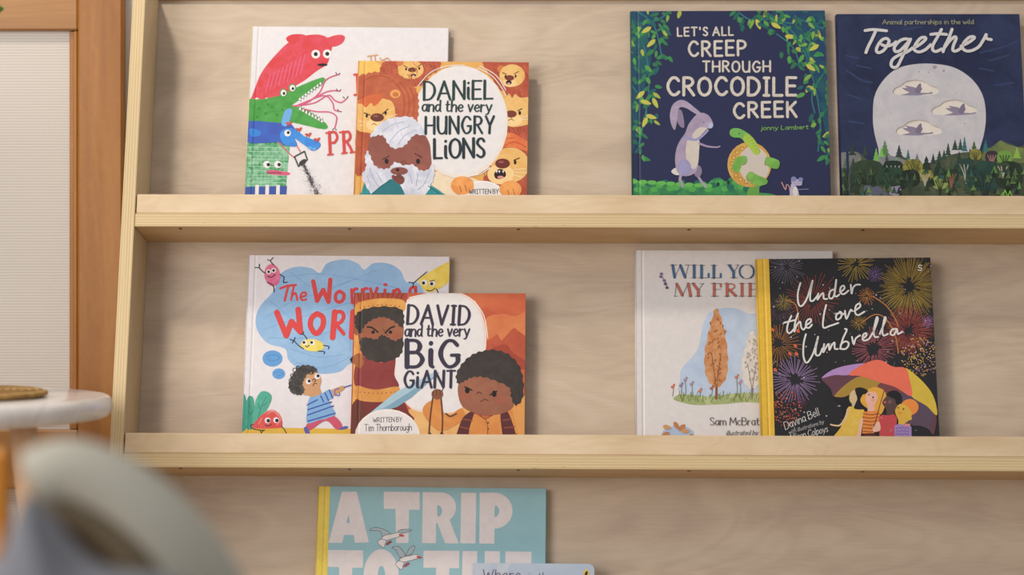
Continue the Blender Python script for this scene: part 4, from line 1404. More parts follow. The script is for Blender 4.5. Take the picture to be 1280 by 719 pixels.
    c.ell(664, 622, 4, 4, '#5a3420'); c.ell(664, 650, 4, 4, '#5a3420')
    c.poly([(524, 470), (540, 425), (600, 395), (700, 395), (770, 430), (790, 500), (768, 560), (700, 585), (620, 582), (545, 545)], skin)
    c.ell(552, 498, 22, 20, '#a65c44'); c.ell(724, 516, 24, 20, '#a65c44')
    c.fluffy([(526, 440), (518, 400), (545, 350), (590, 310), (640, 292), (700, 288), (760, 310), (806, 362), (824, 430), (820, 510), (790, 540), (770, 500), (762, 460), (700, 428), (640, 410), (590, 412), (556, 428)], '#393230>#443c38@60', 8, 7)
    for x, y in ((568, 472), (692, 488)):
        c.ell(x, y, 11, 15, '#241a18')
    c.lines([[(556, 456), (590, 472)], [(704, 476), (672, 494)]], 6, '#2a1c18', smooth=False)
    c.lines([[(612, 488), (622, 480), (634, 488)], [(630, 524), (648, 514), (664, 520)]], 4, '#5a3022')
    c.lines([[(410, 500), (398, 590), (390, 690)], [(446, 500), (454, 600), (450, 690)], [(470, 580), (490, 592), (518, 580)]], 7, '#6a3c30')
    c.poly([(380, 690), (395, 665), (410, 690), (408, 720), (382, 720)], '#5a3028'); c.poly([(436, 690), (450, 662), (464, 690), (462, 720), (438, 720)], '#5a3028')
    c.ell(430, 490, 27, 24, '#8a5238')
    c.lines([[(410, 478), (412, 500)], [(426, 472), (428, 496)], [(442, 472), (444, 496)], [(456, 464), (450, 478)]], 4, '#5f3626')
    dk = '#3a3447'
    c.text('DAVID', 292, 166, 574, 170, 86, 14, dk, .35, .05, .26)
    c.text('and the very', 280, 223, 576, 222, 52, 8.5, dk, .3, .06, .16)
    c.text('BiG', 290, 364, 528, 364, 122, 23, dk, .35, 0, .3)
    c.text('GiANT', 278, 460, 510, 458, 76, 13, dk, .35, .04, .26)


def art_friend(c):
    c.crop(785, 305, 2.877)
    c.poly([(188, 485), (196, 445), (250, 380), (270, 290), (300, 242), (380, 230), (440, 252), (520, 260), (520, 545), (210, 545)], '#aebfd8>#bccbe0@40')
    c.ell(180, 684, 58, 30, '#a9bcd8')
    c.poly([(165, 552), (200, 540), (300, 548), (400, 536), (520, 540), (520, 572), (420, 570), (350, 576), (250, 580), (200, 572), (168, 562)], '#98a566>#b3bb84@60')
    rnd = random.Random(21)
    gr = []
    for k in range(70):
        x = rnd.uniform(175, 480); y = rnd.uniform(545, 570)
        gr.append([(x, y), (x + rnd.uniform(-6, 6), y - rnd.uniform(8, 18))])
    c.lines(gr, 2.2, '#6e7f3e', smooth=False)
    # two slim trees and a few fallen leaves
    for x0, y0, top, wd, a1, a2, tk in ((318, 556, 232, 44, '#bf7a42>#d39a66@130', '#a8622f', '#8a5a38'), (446, 548, 314, 40, '#cfc8c2>#e0dad4@130', '#aaa29e', '#8f8078')):
        c.line([(x0, y0), (x0 + 2, (y0 + top) / 2)], 9, tk, False)
        hgt = y0 - top
        c.fluffy([(x0, top), (x0 + wd * .55, top + hgt * .2), (x0 + wd * .9, top + hgt * .5), (x0 + wd * .8, top + hgt * .76), (x0, top + hgt * .88),
                  (x0 - wd * .8, top + hgt * .76), (x0 - wd * .95, top + hgt * .5), (x0 - wd * .5, top + hgt * .2)], a1, 5, 8)
        for k in range(46):
            f = rnd.uniform(.1, .84); e = rnd.uniform(-.75, .75) * math.sin(math.pi * min(.9, f + .12))
            leaf(c, x0 + e * wd, top + hgt * f, 13, 2.6, rnd.uniform(.6, 2.4), a2)
        c.lines([[(x0, y0 - hgt * .1), (x0 + sx * wd * .4, top + hgt * .5)] for sx in (-1, .9)], 2.4, tk, smooth=False)
    for x, y, a in ((125, 655, .3), (165, 640, 1.0), (205, 650, 2.4), (190, 672, .1), (150, 680, 2.8), (225, 682, 1.2)):
        leaf(c, x, y, 32, 8, a, ['#c07c44', '#cd935c'][int(a * 10) % 2])
    for x, y, s in ((205, 490, '#a08a9c'), (190, 510, '#8f7a92'), (228, 505, '#a08a9c'), (390, 480, '#c97a50'), (402, 500, '#b98a9c'), (160, 515, '#cf6a4a'), (300, 520, '#b55a44'), (258, 530, '#c97a50')):
        c.line([(x, 548), (x + 3, 525), (x, y)], 1.8, '#6f7f4a'); c.ell(x, y, 6, 5, s); c.ell(x + 5, y - 8, 4, 4, s)
    for dx, dy in ((0, 0), (12, 14), (2, -10), (16, 26), (22, 40)):
        c.ell(118 + dx, 118 + dy, 6, 5, '#87679a' if dy < 20 else '#6c5076')
    c.line([(122, 118), (134, 138), (140, 158)], 2, '#6c5076')
    # title letters
    c.crop(820, 320, 9.143)
    for tc, thick, thin, flat in (
        ('#3c6d9e', [[(190, 110), (212, 246)], [(278, 110), (332, 246)], [(435, 110), (435, 248)], [(520, 112), (520, 250)], [(660, 112), (660, 250)], [(838, 110), (886, 184)], [(886, 180), (886, 248)]],
         [[(212, 248), (280, 105)], [(332, 248), (372, 105)], [(158, 106), (236, 104)], [(330, 106), (388, 104)], [(396, 106), (468, 106)], [(398, 250), (468, 250)], [(486, 110), (560, 110)], [(486, 254), (606, 250)],
          [(624, 110), (698, 110)], [(624, 254), (746, 250)], [(808, 106), (864, 106)], [(908, 106), (952, 106)], [(940, 108), (890, 184)], [(850, 250), (932, 250)]], [[(600, 206), (600, 244)], [(738, 206), (738, 244)]]),
        ('#c7654e', [[(236, 322), (300, 452)], [(368, 320), (394, 458)], [(425, 320), (480, 392)], [(482, 388), (482, 458)], [(664, 320), (664, 458)], [(812, 320), (812, 458)], [(838, 388), (908, 456)], [(982, 320), (982, 458)], [(1074, 320), (1074, 458)]],
         [[(232, 318), (215, 460)], [(300, 456), (366, 318)], [(205, 462), (244, 462)], [(372, 462), (412, 460)], [(398, 318), (446, 318)], [(500, 320), (546, 318)], [(540, 318), (486, 392)], [(448, 462), (522, 460)], [(628, 318), (752, 318)],
          [(664, 386), (740, 384)], [(628, 462), (714, 460)], [(772, 320), (850, 318)], [(782, 462), (846, 460)], [(890, 460), (930, 458)], [(946, 318), (1016, 318)], [(946, 462), (1018, 460)], [(1040, 318), (1150, 318)], [(1074, 386), (1150, 384)], [(1040, 462), (1150, 460)]],
         [[(738, 324), (738, 352)]])):
        c.lines(thick, 31, '#5c4a44', smooth=False); c.lines(thick, 25, tc, smooth=False); c.lines(flat, 22, tc, smooth=False); c.lines(thin, 5, '#4c403c', smooth=False)
    c.lines([[(990, 112), (962, 140), (954, 182), (964, 222), (992, 250)], [(1080, 112), (1106, 140), (1114, 182), (1106, 222), (1080, 250)]], 19, '#3c6d9e')
    c.line([(1035, 102), (985, 114), (958, 150), (958, 214), (988, 250), (1035, 262), (1084, 250), (1112, 214), (1112, 150), (1084, 114), (1035, 102)], 5, '#4c403c')
    c.line([(812, 322), (878, 324), (896, 352), (870, 380), (814, 386)], 14, '#c7654e')
    c.crop(785, 305, 2.877)
    tx = '#584e4a'
    c.text('Sam McBratney', 294, 652, 524, 652, 27, 3.0, tx, .35, 0, .14)
    c.text('illustrated by', 352, 689, 466, 687, 17, 1.9, tx, .2, .25, .12)
    c.text('Anita', 330, 728, 400, 728, 26, 3, tx, .35, 0, .14)


def burst(c, x, y, r0, r1, n, w, spec, rnd, rows=1):
    many = []
    for k in range(n):
        a = 2 * math.pi * (k + rnd.uniform(-.3, .3)) / n
        e = r1 * rnd.uniform(.72, 1.0); s = r0 + (r1 - r0) * rnd.uniform(0, .25)
        many.append([(x + s * math.cos(a), y + s * math.sin(a)), (x + e * math.cos(a), y + e * math.sin(a))])
    c.lines(many, w, '#' + ''.join('%02x' % int(int(spec[i:i + 2], 16) * .82) for i in (1, 3, 5)), smooth=False)


def art_umbrella(c):
    c.crop(940, 315, 2.996)
    rnd = random.Random(4)
    for x, y, r0, r1, n, w, s in ((130, 55, 10, 78, 34, 2.4, '#82788f'), (390, 45, 12, 74, 34, 3, '#c9a92c'), (590, 130, 22, 128, 96, 3.2, '#a98a2a'), (590, 130, 60, 110, 60, 2.6, '#c4a034'),
                                  (228, 180, 20, 112, 44, 2.6, '#b9503f'), (120, 190, 4, 34, 20, 2.6, '#b8a02e'), (105, 215, 20, 55, 26, 2, '#8a5f78'), (430, 165, 5, 36, 20, 3.2, '#d4843c'),
                                  (400, 265, 4, 32, 18, 2.8, '#bf922f'), (100, 345, 14, 92, 34, 2.8, '#cf8434'), (585, 295, 14, 108, 70, 3, '#ac4a46'), (585, 295, 50, 92, 50, 2.6, '#c86a54'),
                                  (455, 362, 24, 84, 42, 4.4, '#b5606c'), (160, 478, 22, 98, 44, 4.2, '#a684b8'), (460, 85, 4, 34, 20, 3, '#8a6aa6'), (660, 262, 3, 26, 16, 3, '#b27ab8'), (185, 562, 4, 26, 20, 2.4, '#7c4a68')):
        burst(c, x, y, r0 * .8, r1, n, w * .68, s, rnd)
    c.lines([[(455, 168), (500, 200), (530, 240), (548, 280)], [(415, 262), (460, 235), (500, 250), (535, 310), (548, 380)], [(130, 180), (160, 195), (172, 230), (175, 300)]], 4, '#b8763a')
    c.lines([[(x, y), (x + 4, y + 4)] for x, y in ((170, 295), (160, 350), (75, 290), (140, 380), (85, 440), (165, 380), (60, 300))], 10, '#d9603c', smooth=False)
    c.hold = True
    for k in range(150):
        a, r = rnd.uniform(0, 6.28), 66 * math.sqrt(rnd.random())
        c.ell(118 + r * math.cos(a), 585 + r * 1.05 * math.sin(a), rnd.uniform(1.6, 3.6), rnd.uniform(1.6, 3), rnd.choice(['#c4533f', '#a8453c', '#d46a50']), 0, 7)
    for k in range(210):
        a, r = rnd.uniform(0, 6.28), 78 * math.sqrt(rnd.random())
        c.ell(634 + r * math.cos(a), 392 + r * .95 * math.sin(a), rnd.uniform(1.6, 3.2), rnd.uniform(1.6, 2.8), rnd.choice(['#c4a034', '#b88ab0', '#c98a4a', '#d9b84a']), 0, 7)
    for k in range(120):
        r = rnd.choice([1.2, 1.6, 2.2, 3.0])
        c.ell(rnd.uniform(70, 690), rnd.uniform(32, 690), r, r, '#bdb8c0', 0, 7)
    c.hold = False
    c.up()
    # umbrella
    c.crop(1020, 440, 6.5375)
    c.poly([(45, 218), (150, 188), (250, 184), (350, 205), (240, 268), (146, 364), (118, 300)], '#68404e', n=4)
    c.poly([(148, 364), (240, 268), (350, 203), (450, 220), (532, 256), (515, 330), (430, 330), (330, 330), (200, 380)], '#ab862b', n=4)
    c.poly([(528, 254), (650, 288), (782, 362), (860, 470), (800, 580), (700, 560), (600, 420), (505, 320)], '#7a4346', n=4)
    c.poly([(700, 320), (785, 362), (900, 440), (982, 516), (962, 672), (915, 630), (850, 606), (770, 592), (700, 470)], '#5c4a5c', n=4)
    c.poly([(960, 480), (984, 516), (964, 674), (940, 640)], '#6e3f48', n=3)
    c.poly([(45, 215), (130, 150), (250, 112), (395, 95), (320, 140), (265, 190), (150, 190)], '#b389c6', n=4)
    c.poly([(728, 134), (820, 195), (900, 275), (952, 350), (982, 440), (984, 520), (900, 440), (780, 364), (770, 260)], '#d6b62a', n=4)
    c.poly([(266, 188), (320, 138), (400, 94), (490, 66), (550, 78), (630, 122), (730, 134), (768, 240), (780, 364), (650, 290), (540, 256), (420, 216), (340, 196)], '#ec6c50', n=4)
    c.lines([[(630, 120), (645, 85)]], 4, '#6a7a72')
    # four figures under it
    bk = '#232124'
    c.poly([(140, 372), (210, 372), (280, 360), (310, 400), (290, 460), (240, 560), (170, 700), (130, 700), (215, 540), (200, 440)], bk)
    c.HAIR = [(318, 312), (340, 292), (385, 296), (424, 320), (400, 346), (362, 352), (352, 390), (362, 420), (398, 462), (360, 472), (310, 462), (322, 420), (336, 380)]
    c.ell(308, 368, 36, 56, '#d6b688', 12); c.poly([(295, 410), (330, 405), (325, 460), (298, 455)], '#d6b688')
    c.lines([[(322, 345), (334, 352), (344, 350)]], 3, '#4a3a30')
    c.poly([(262, 455), (300, 450), (392, 478), (372, 560), (335, 760), (110, 760), (200, 620), (238, 530)], '#ddb02a>#e3bc48@120')
    c.line([(262, 470), (240, 540), (195, 600), (140, 600), (120, 594)], 20, '#dcbc8c', True, 0, .4)
    c.poly([(362, 400), (382, 350), (430, 305), (490, 288), (560, 322), (572, 400), (540, 500), (500, 510), (470, 480), (400, 450)], '#e3a428')
    c.poly([(412, 345), (440, 325), (490, 335), (502, 380), (478, 430), (474, 490), (426, 490), (418, 430), (405, 395)], '#e9b19c')
    c.poly(c.HAIR, bk)
    c.ell(466, 372, 7, 8, '#3a2a28'); c.ell(432, 350, 5, 7, '#3a2a28'); c.ell(464, 394, 16, 12, '#e59a8c')
    c.poly([(360, 560), (384, 545), (372, 640), (350, 760), (312, 760), (345, 640)], '#e9b8a0')
    c.sharp([(388, 490), (520, 480), (524, 560), (470, 668), (376, 668)], '#e7862a')
    c.lines([[(384, 505 + k * 29), (450, 515 + k * 28), (512 - k * 6, 505 + k * 28)] for k in range(6)], 6, '#6c3d26')
    c.sharp([(392, 668), (480, 664), (496, 760), (392, 760)], '#5a2a2a')
    c.poly([(540, 420), (560, 380), (600, 345), (650, 370), (662, 430), (640, 470), (630, 530), (580, 530), (572, 470)], '#5a433f')
    c.fluffy([(575, 350), (600, 325), (650, 318), (690, 345), (702, 385), (690, 425), (660, 430), (645, 390), (610, 372)], bk, 5, 6)
    c.ell(604, 410, 18, 14, '#7c5450'); c.ell(562, 412, 11, 9, '#c45a50')
    c.sharp([(512, 530), (540, 515), (590, 520), (640, 510), (662, 545), (640, 760), (520, 760)], '#c9444a')
    c.hold = True
    for k in range(26):
        c.ell(535 + (k * 37) % 110, 540 + (k * 53) % 160, 7, 6, ['#e08a9a', '#e8704a', '#d9a0b4'][k % 3], 0, 8)
    c.hold = False
    c.up()
    c.poly([(470, 612), (500, 575), (520, 580), (524, 640), (480, 656), (462, 640)], '#e9b8a0')
    c.line([(556, 318), (520, 440), (474, 612)], 6, '#5c3030')
    c.ell(765, 452, 72, 66, '#ec8a2a')
    c.poly([(645, 490), (668, 440), (700, 425), (750, 450), (780, 500), (770, 550), (720, 590), (715, 620), (672, 610), (672, 560)], '#dcae2e')
    c.ell(766, 545, 18, 14, '#dcae2e')
    c.ell(714, 468, 6, 8, '#3a2a20'); c.ell(672, 458, 5, 7, '#3a2a20'); c.ell(684, 500, 16, 12, '#dc9430')
    c.sharp([(640, 605), (672, 590), (730, 598), (778, 612), (784, 760), (640, 760)], '#a384c0')
    c.lines([[(652 + 8 * t, 622 + k * 26 + 7 * math.sin(t * 1.6 + k)) for t in range(14)] for k in range(5)], 4, '#5f4c8c')
    c.sharp([(722, 585), (770, 590), (768, 612), (720, 606)], '#d98a88')
    # lettering
    c.crop(970, 340, 5.529)
    wt = '#dedbd8'
    c.lines([[(168, 78), (150, 150), (155, 220), (178, 236), (215, 180), (252, 62), (238, 140), (236, 195), (256, 200), (288, 162)],
             [(292, 150), (286, 192), (305, 165), (326, 148), (330, 185), (352, 188)], [(402, 122), (374, 135), (366, 176), (386, 184), (404, 150), (416, 56), (404, 150), (414, 172), (436, 158)],
             [(444, 142), (472, 116), (466, 96), (446, 110), (444, 145), (470, 154), (500, 130)], [(516, 90), (522, 150), (532, 110), (554, 90), (580, 90)],
             [(106, 305), (82, 360), (76, 410), (95, 424), (124, 395)], [(56, 352), (130, 334)], [(152, 288), (132, 350), (126, 414), (142, 370), (166, 346), (174, 384), (190, 400), (208, 376)],
             [(208, 370), (240, 346), (236, 326), (212, 340), (206, 378), (226, 388), (248, 366)],
             [(346, 230), (330, 300), (326, 384), (372, 374), (430, 354)], [(442, 280), (416, 300), (418, 330), (444, 320), (455, 288), (440, 276), (456, 296), (478, 284)],
             [(476, 270), (486, 325), (514, 266), (526, 272)], [(540, 272), (580, 242), (576, 220), (552, 236), (546, 280), (566, 300), (610, 276)],
             [(206, 432), (190, 500), (190, 590), (215, 628), (258, 560), (290, 450), (274, 530), (276, 574), (300, 574), (320, 530)],
             [(332, 500), (326, 556), (346, 520), (364, 500), (368, 540), (385, 508), (404, 490), (405, 530), (426, 534)],
             [(476, 395), (488, 404), (462, 462), (442, 532)], [(446, 505), (470, 484), (496, 486), (500, 510), (478, 534), (444, 532)], [(524, 450), (536, 500), (550, 462), (580, 440)],
             [(596, 466), (624, 440), (620, 424), (600, 440), (604, 474), (640, 465), (668, 420)], [(668, 430), (702, 334), (694, 318), (676, 400), (680, 448), (705, 450)],
             [(716, 430), (756, 334), (750, 318), (735, 400), (742, 440), (772, 430)], [(836, 396), (802, 400), (790, 430), (814, 436), (836, 400), (842, 430), (872, 414)]], 12, wt)
    c.crop(940, 500, 12.8)
    c.text('Davina Bell', 535, 480, 1085, 240, 120, 9, wt, .1, .15, .14)
    c.text('with illustrations by', 592, 552, 1150, 378, 62, 6, '#b9b5b4', .1, .2, .14)
    c.text('Allison Colpoys', 596, 668, 1215, 510, 104, 8, wt, .1, .15, .14)
    c.crop(940, 315, 2.996)
    c.line([(635, 52), (626, 50), (624, 58), (634, 62), (632, 70), (622, 68)], 4, wt)
    # yellow cloth spine wrapping on to the front
    c.rect(0, 0.0148, '#deb014>#e6ba1c@200')


def art_trip(c):
    c.crop(380, 600, 3.368)
    wt = '#ddd4d5'
    teal = '#8eb9c3'

    def blk(p):
        c.sharp(p, wt)
    blk([(160, 50), (222, 50), (273, 263), (215, 265), (209, 232), (168, 232), (161, 265), (103, 265)])
    c.sharp([(187, 146), (194, 181), (178, 181)], teal)
    blk([(336, 50), (487, 52), (487, 126), (442, 126), (440, 266), (388, 266), (385, 122), (336, 122)])
    c.sharp([(500, 52), (575, 53)] + [(575 + 65 * math.cos(R(t)), 116 + 63 * math.sin(R(t))) for t in range(-80, 56, 9)] + [(651, 268), (594, 267), (562, 182), (556, 182), (555, 267), (497, 266)], wt)
    c.poly([(562, 110), (574, 112), (582, 130), (574, 150), (562, 152)], teal)
    blk([(662, 54), (725, 55), (722, 268), (658, 267)])
    c.sharp([(740, 54), (800, 54)] + [(800 + 78 * math.cos(R(t)), 130 + 76 * math.sin(R(t))) for t in range(-80, 91, 10)] + [(802, 206), (801, 269), (738, 268)], wt)
    c.poly([(804, 110), (816, 114), (822, 132), (815, 150), (803, 154)], teal)
    blk([(98, 295), (249, 297), (248, 370), (203, 370), (202, 520), (146, 520), (148, 368), (98, 366)])
    c.ell(325, 404, 74, 112, wt, n=40); c.ell(326, 404, 16, 42, teal)
    blk([(503, 298), (654, 299), (653, 372), (612, 372), (610, 520), (555, 520), (556, 370), (503, 370)])
    blk([(668, 300), (729, 300), (728, 385), (760, 385), (761, 300), (825, 301), (822, 522), (758, 522), (760, 450), (726, 450), (724, 522), (662, 522)])
    blk([(848, 301), (958, 303), (957, 362), (910, 362), (910, 385), (950, 385), (950, 440), (908, 440), (908, 465), (956, 465), (956, 522), (846, 522)])
    # two gulls
    for dx, dy, far in ((0, 0, 0), (75, 92, 1)):
        g = lambda pts: [(x + dx, y + dy) for x, y in pts]
        ol = '#4b4048'
        for pts, s in (([(332, 246), (310, 262), (334, 286), (342, 270), (346, 250)], '#e2dada'),
                       ([(330, 240), (318, 216), (276, 213), (300, 200), (344, 212), (366, 234)] if not far else [(328, 236), (312, 205), (296, 192), (325, 190), (352, 226)], '#a7b6be'),
                       ([(385, 230), (402, 212), (428, 208), (454, 211), (440, 219), (412, 226)] if not far else [(352, 226), (372, 194), (392, 188), (378, 220)], '#a7b6be'),
                       ([(325, 246), (340, 234), (370, 228), (395, 222), (412, 228), (404, 238), (380, 246), (345, 254)], '#e2dada')):
            c.poly(g(pts), s)
            c.line(g(pts + pts[:1]), 1.8, ol)
        c.poly(g([(400, 228), (420, 233), (420, 239), (404, 238)]), '#c04a48'); c.ell(360 + dx, 263 + dy, 11, 6, '#9c4a54', -20); c.ell(352 + dx, 270 + dy, 9, 5, '#9c4a54', -20)
    c.rect(0, 0.0135, '#dfc33c>#e6cc48@200')


def art_board(c):
    c.crop(580, 695, 7.11)
    c.poly([(60, 40), (230, 50), (215, 130), (80, 400), (60, 400)], '#c3cad2>#aab8ca@30')
    c.poly([(300, 60), (400, 55), (395, 110), (320, 200)], '#bcc5d0')
    pur = '#5d4562'
    c.text('Where', 168, 206, 500, 206, 82, 9, pur, .1, .05, .2)
    c.text('is the', 572, 216, 778, 216, 66, 8, pur, .1, .05, .2)
    c.ell(1087, 160, 28, 40, '#d9b93c')
    c.ell(1086, 160, 12, 26, '#2c2a2c', 20)


book('white picture book with a red bear above a green crocodile, partly covered by the lions', (316, 33), (561, 35), V1, 0.0008, 0.0100, '#e4dfe1', '#d9d3b0', art_monsters)
book('orange picture book with lions around a white title patch and a white bearded man', (449, 76), (661, 78), V1, 0.0135, 0.0095, '#dd9f48>#e3ad55@20', '#d08a34', art_hungry)
book('navy picture book with green leaf borders, a purple rabbit and an upturned tortoise', (789, 14), (1031, 13), V1, 0.0008, 0.0105, '#282d51', '#1f4a4c', art_creek)
book('dark blue picture book with a big pale moon and die-cut flying birds above a forest', (1046, 18), (1274, 18), V1, 0.0008, 0.0120, '#22284a', '#20264a', art_together)
book('white picture book with a blue thought cloud, red lettering and a striped boy', (312, 319), (562, 321), V2, 0.0008, 0.0100, '#e4dfe3', '#dcd6d8', art_worrying)
book('orange picture book with a bearded giant, a sword and a frowning boy', (444, 366), (657, 367), V2, 0.0135, 0.0100, '#cc5f38', '#a8482c', art_giant)
book('white picture book with blue and red serif title, beside the black umbrella book', (795, 313), (1041, 314), V2, 0.0008, 0.0090, '#dcd6d4', '#d6d0ce', art_friend)
book('black picture book with yellow cloth spine, fireworks and four figures under an umbrella', (946, 324), (1163, 322), V2, 0.0125, 0.0125, '#29282b', '#deb014', art_umbrella)
book('pale teal picture book with yellow spine, giant white lettering and two gulls', (399, 608), (683, 611), V3, 0.0008, 0.0110, '#8ab6c0>#92bdc6@12', '#dfc33c', art_trip)
book('small pale blue board book with rounded corner in front of the teal book', (591, 704), (743, 705), V3, 0.0170, 0.0130, '#a9b7cb>#b3c0d2@30', '#c8ccd2', art_board, corner=0.008, name='board_book')

# ------------------------------------------------------------------ beech screen behind the table
def beech_screen():
    y0, y1 = 2.580, 2.6005
    xr = (153.5 - 640) / F * y0
    s0 = (97 - 640) / F * y0
    bead = (85 - 640) / F * y0
    xl = xr - 0.78
    ztop = H + 359.5 / F * y0 + 0.03
    rail = H - (37.5 - 359.5) / F * y0
    root = thing('fabric_screen', 'beech framed screen with pale woven panel standing left of the book shelf', 'screen', Matrix.Translation((xr - 0.39, y0, 0)))
    ox, oy = xr - 0.39, y0

    def part(name, x0, x1, a, b, z0, z1, mat, ch=0.0015):
        mb = MB()
        mb.box(x0 - ox, x1 - ox, a - oy, b - oy, z0, z1, mat, None, ch)
        return mb.build(name, root)
    part('stile', s0, xr, y0, y1, 0.001, ztop, M_BEECH, 0.003)
    part('stile', xl, xl + (xr - s0), y0, y1, 0.001, ztop, M_BEECH, 0.003)
    L, Rr = xl + (xr - s0), s0
    part('rail', L + .0002, Rr - .0002, y0 + .001, y1 - .001, rail, ztop, M_BEECHH, 0.002)
    part('rail', L + .0002, Rr - .0002, y0 + .001, y1 - .001, 0.36, 0.436, M_BEECHH, 0.002)
    part('rail', L + .0002, Rr - .0002, y0 + .001, y1 - .001, 0.04, 0.12, M_BEECHH, 0.002)
    for a, b in ((0.436, rail), (0.12, 0.36)):
        m = woven()
        part('woven_panel', L + .0002, Rr - .0002, y0 + .012, y0 + .015, a + .0002, b - .0002, m, 0)
        for x0, x1 in ((bead, Rr - .0003), (L + .0003, L + (Rr - bead))):
            mid = x0 + (x1 - x0) * .5 if x0 == bead else x0 + (x1 - x0) * .5
            if x0 == bead:
                part('bead', x0, mid, y0 + .008, y0 + .0118, a + .0004, b - .0004, M_BEECH, .001)
                part('bead', mid + .0001, x1, y0 + .002, y0 + .0118, a + .0004, b - .0004, M_BEECH, .002)
            else:
                part('bead', x0, x1, y0 + .004, y0 + .0118, a + .0004, b - .0004, M_BEECH, .002)


beech_screen()

# ------------------------------------------------------------------ marble side table with mat and plant
TX, TY, TR, TZ, TT = -0.706, 2.20, 0.262, H - 0.1205, 0.0240
table = thing('side_table', 'small round white marble side table with pale wooden legs left of the shelf', 'table', Matrix.Translation((TX, TY, 0)))
mb = MB()
pr = []
for k in range(13):
    t = -math.pi / 2 + math.pi * k / 12
    pr.append((TR - 0.009 + 0.009 * math.cos(t), TZ - TT / 2 + TT / 2 * math.sin(t)))
pr = [(TR * .5, TZ - TT)] + pr + [(TR * .5, TZ)]
mb.lathe(pr, marble(), 128)
mb.build('table_top', table)
mb = MB()
mb.lathe([(0.135, TZ - TT - 0.012), (0.14, TZ - TT - 0.010), (0.14, TZ - TT - 0.0003)], M_PALE, 48)
mb.build('under_frame', table)
for a in (-20, 100, 220):
    ca, sa = math.cos(R(a)), math.sin(R(a))
    mb = MB()
    mb.tube([(0.196 * ca, 0.196 * sa, TZ - TT - 0.0004), (0.226 * ca, 0.226 * sa, 0.22), (0.255 * ca, 0.255 * sa, 0.001)], [0.0145, 0.0140, 0.010], M_PALE, 20)
    mb.build('leg', table)

MX, MY = (-62 - 640) / F * 2.2, 2.185
mat_o = MB()
pr = []
for k in range(14):
    r0 = 0.008 * k
    pr += [(r0 + 0.0008, 0.0072), (r0 + 0.004, 0.0092)]
pr = [(0.103, 0.0003), (0.1085, 0.003), (0.1075, 0.0068)] + pr[::-1][1:]
mat_o.lathe(pr, jute(), 72)
o = mat_o.build('woven_mat')
o.location = (MX, MY, TZ)
tag(o, 'round coiled jute mat lying on the white marble table', 'mat')

plant = thing('potted_plant', 'green leafy plant in a pot, only a leaf tip showing at the upper left edge', 'plant', Matrix.Translation((-0.835, 2.19, TZ)))
clay = plain('clay pot', '#b98a68', 0.7, 0.3)
mb = MB(); mb.lathe([(0.036, 0.0004), (0.040, 0.002), (0.055, 0.085), (0.058, 0.086), (0.058, 0.098), (0.053, 0.098), (0.050, 0.085)], clay, 40); mb.build('pot', plant)
mb = MB(); mb.lathe([(0.02, 0.070), (0.0505, 0.0845), (0.048, 0.0865)], plain('soil', '#3c2f26', 0.95, 0.1), 30); mb.build('soil', plant)
gl = plain('plant leaf', '#6f9a3a', 0.45, 0.4, 0.35, 30)
tipw = at(10.0, 16, 2.19) - Vector((-0.835, 2.19, TZ))
for k in range(9):
    a = 0.0 if k == 0 else R(40 * k + 12)
    mb = MB()
    if k == 0:
        end = Vector((tipw.x - 0.004, 0.0, tipw.z + 0.004))
    else:
        hh = 0.2 + 0.03 * (k % 4)
        if abs(math.cos(a)) * 0.1 > 0:
            end = Vector((0.10 * math.cos(a), 0.10 * math.sin(a), 0.08 + hh))
    base = Vector((0.012 * math.cos(a), 0.012 * math.sin(a), 0.084))
    midp = base.lerp(end, 0.55) + Vector((0, 0, 0.035))
    mb.tube([base, base.lerp(midp, .5) + Vector((0, 0, .01)), midp], [0.0028, 0.0024, 0.0018], gl, 8)
    mb.build('stem', plant)
    # a cupped leaf blade, thickened
    mb = MB()
    d = (end - midp); L = d.length; d.normalize()
    side = d.cross(Vector((0, 0, 1))).normalized()
    up = side.cross(d).normalized()
    rows = []
    for i in range(11):
        f = i / 10
        w = 0.034 * math.sin(math.pi * min(1, f * .96 + .02)) ** .8
        c0 = midp + d * (L * f) - Vector((0, 0, 0.03 * f * f)) + Vector((0, 0, 0.03 * f))
        rows.append([tuple(c0 + side * (w * s) + up * (0.006 * s * s)) for s in (-1, -.5, 0, .5, 1)])
    mb.grid(rows, gl)
    lo = mb.build('leaf', plant)
    sd = lo.modifiers.new('thickness', 'SOLIDIFY'); sd.thickness = 0.0008

# ------------------------------------------------------------------ padded child's chair close to the camera
CY = 1.20
felt = fabric('grey green felt', '#aeaa9e', '#989487')
c0 = at(160, 588, CY)
chair = thing('padded_chair', 'low chair with curved grey padded back, close and blurred at lower left', 'chair', Matrix.Translation((c0.x, CY, 0)))
O = Vector((c0.x, CY, 0))
hoop = [(44, 604), (66, 592), (100, 590), (152, 612), (207, 656), (252, 712), (285, 775), (303, 850), (310, 950), (310, 1040)]
pts = [at(x, y, CY) - O for x, y in catmull(hoop, False, 5)]
mb = MB(); mb.tube(pts, [0.012, 0.0165] + [0.0195] * (len(pts) - 2), felt, 24, 1.0)
mb.build('back_rim', chair)
shade_p = [at(x, y, CY + .006) - O for x, y in catmull([(50, 636), (95, 630), (140, 650), (180, 690), (212, 740), (235, 800), (245, 880), (248, 1000)], False, 5)]
mb = MB(); mb.tube(shade_p, [0.008, 0.013] + [0.0165] * (len(shade_p) - 2), fabric('painted shade felt', '#655a48', '#554a3a'), 20)  # darker felt band: shade on the back's inner wall, put in as colour
mb.build('back_shade_band', chair)
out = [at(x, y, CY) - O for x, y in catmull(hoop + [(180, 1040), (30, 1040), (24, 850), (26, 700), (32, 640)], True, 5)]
mb = MB()
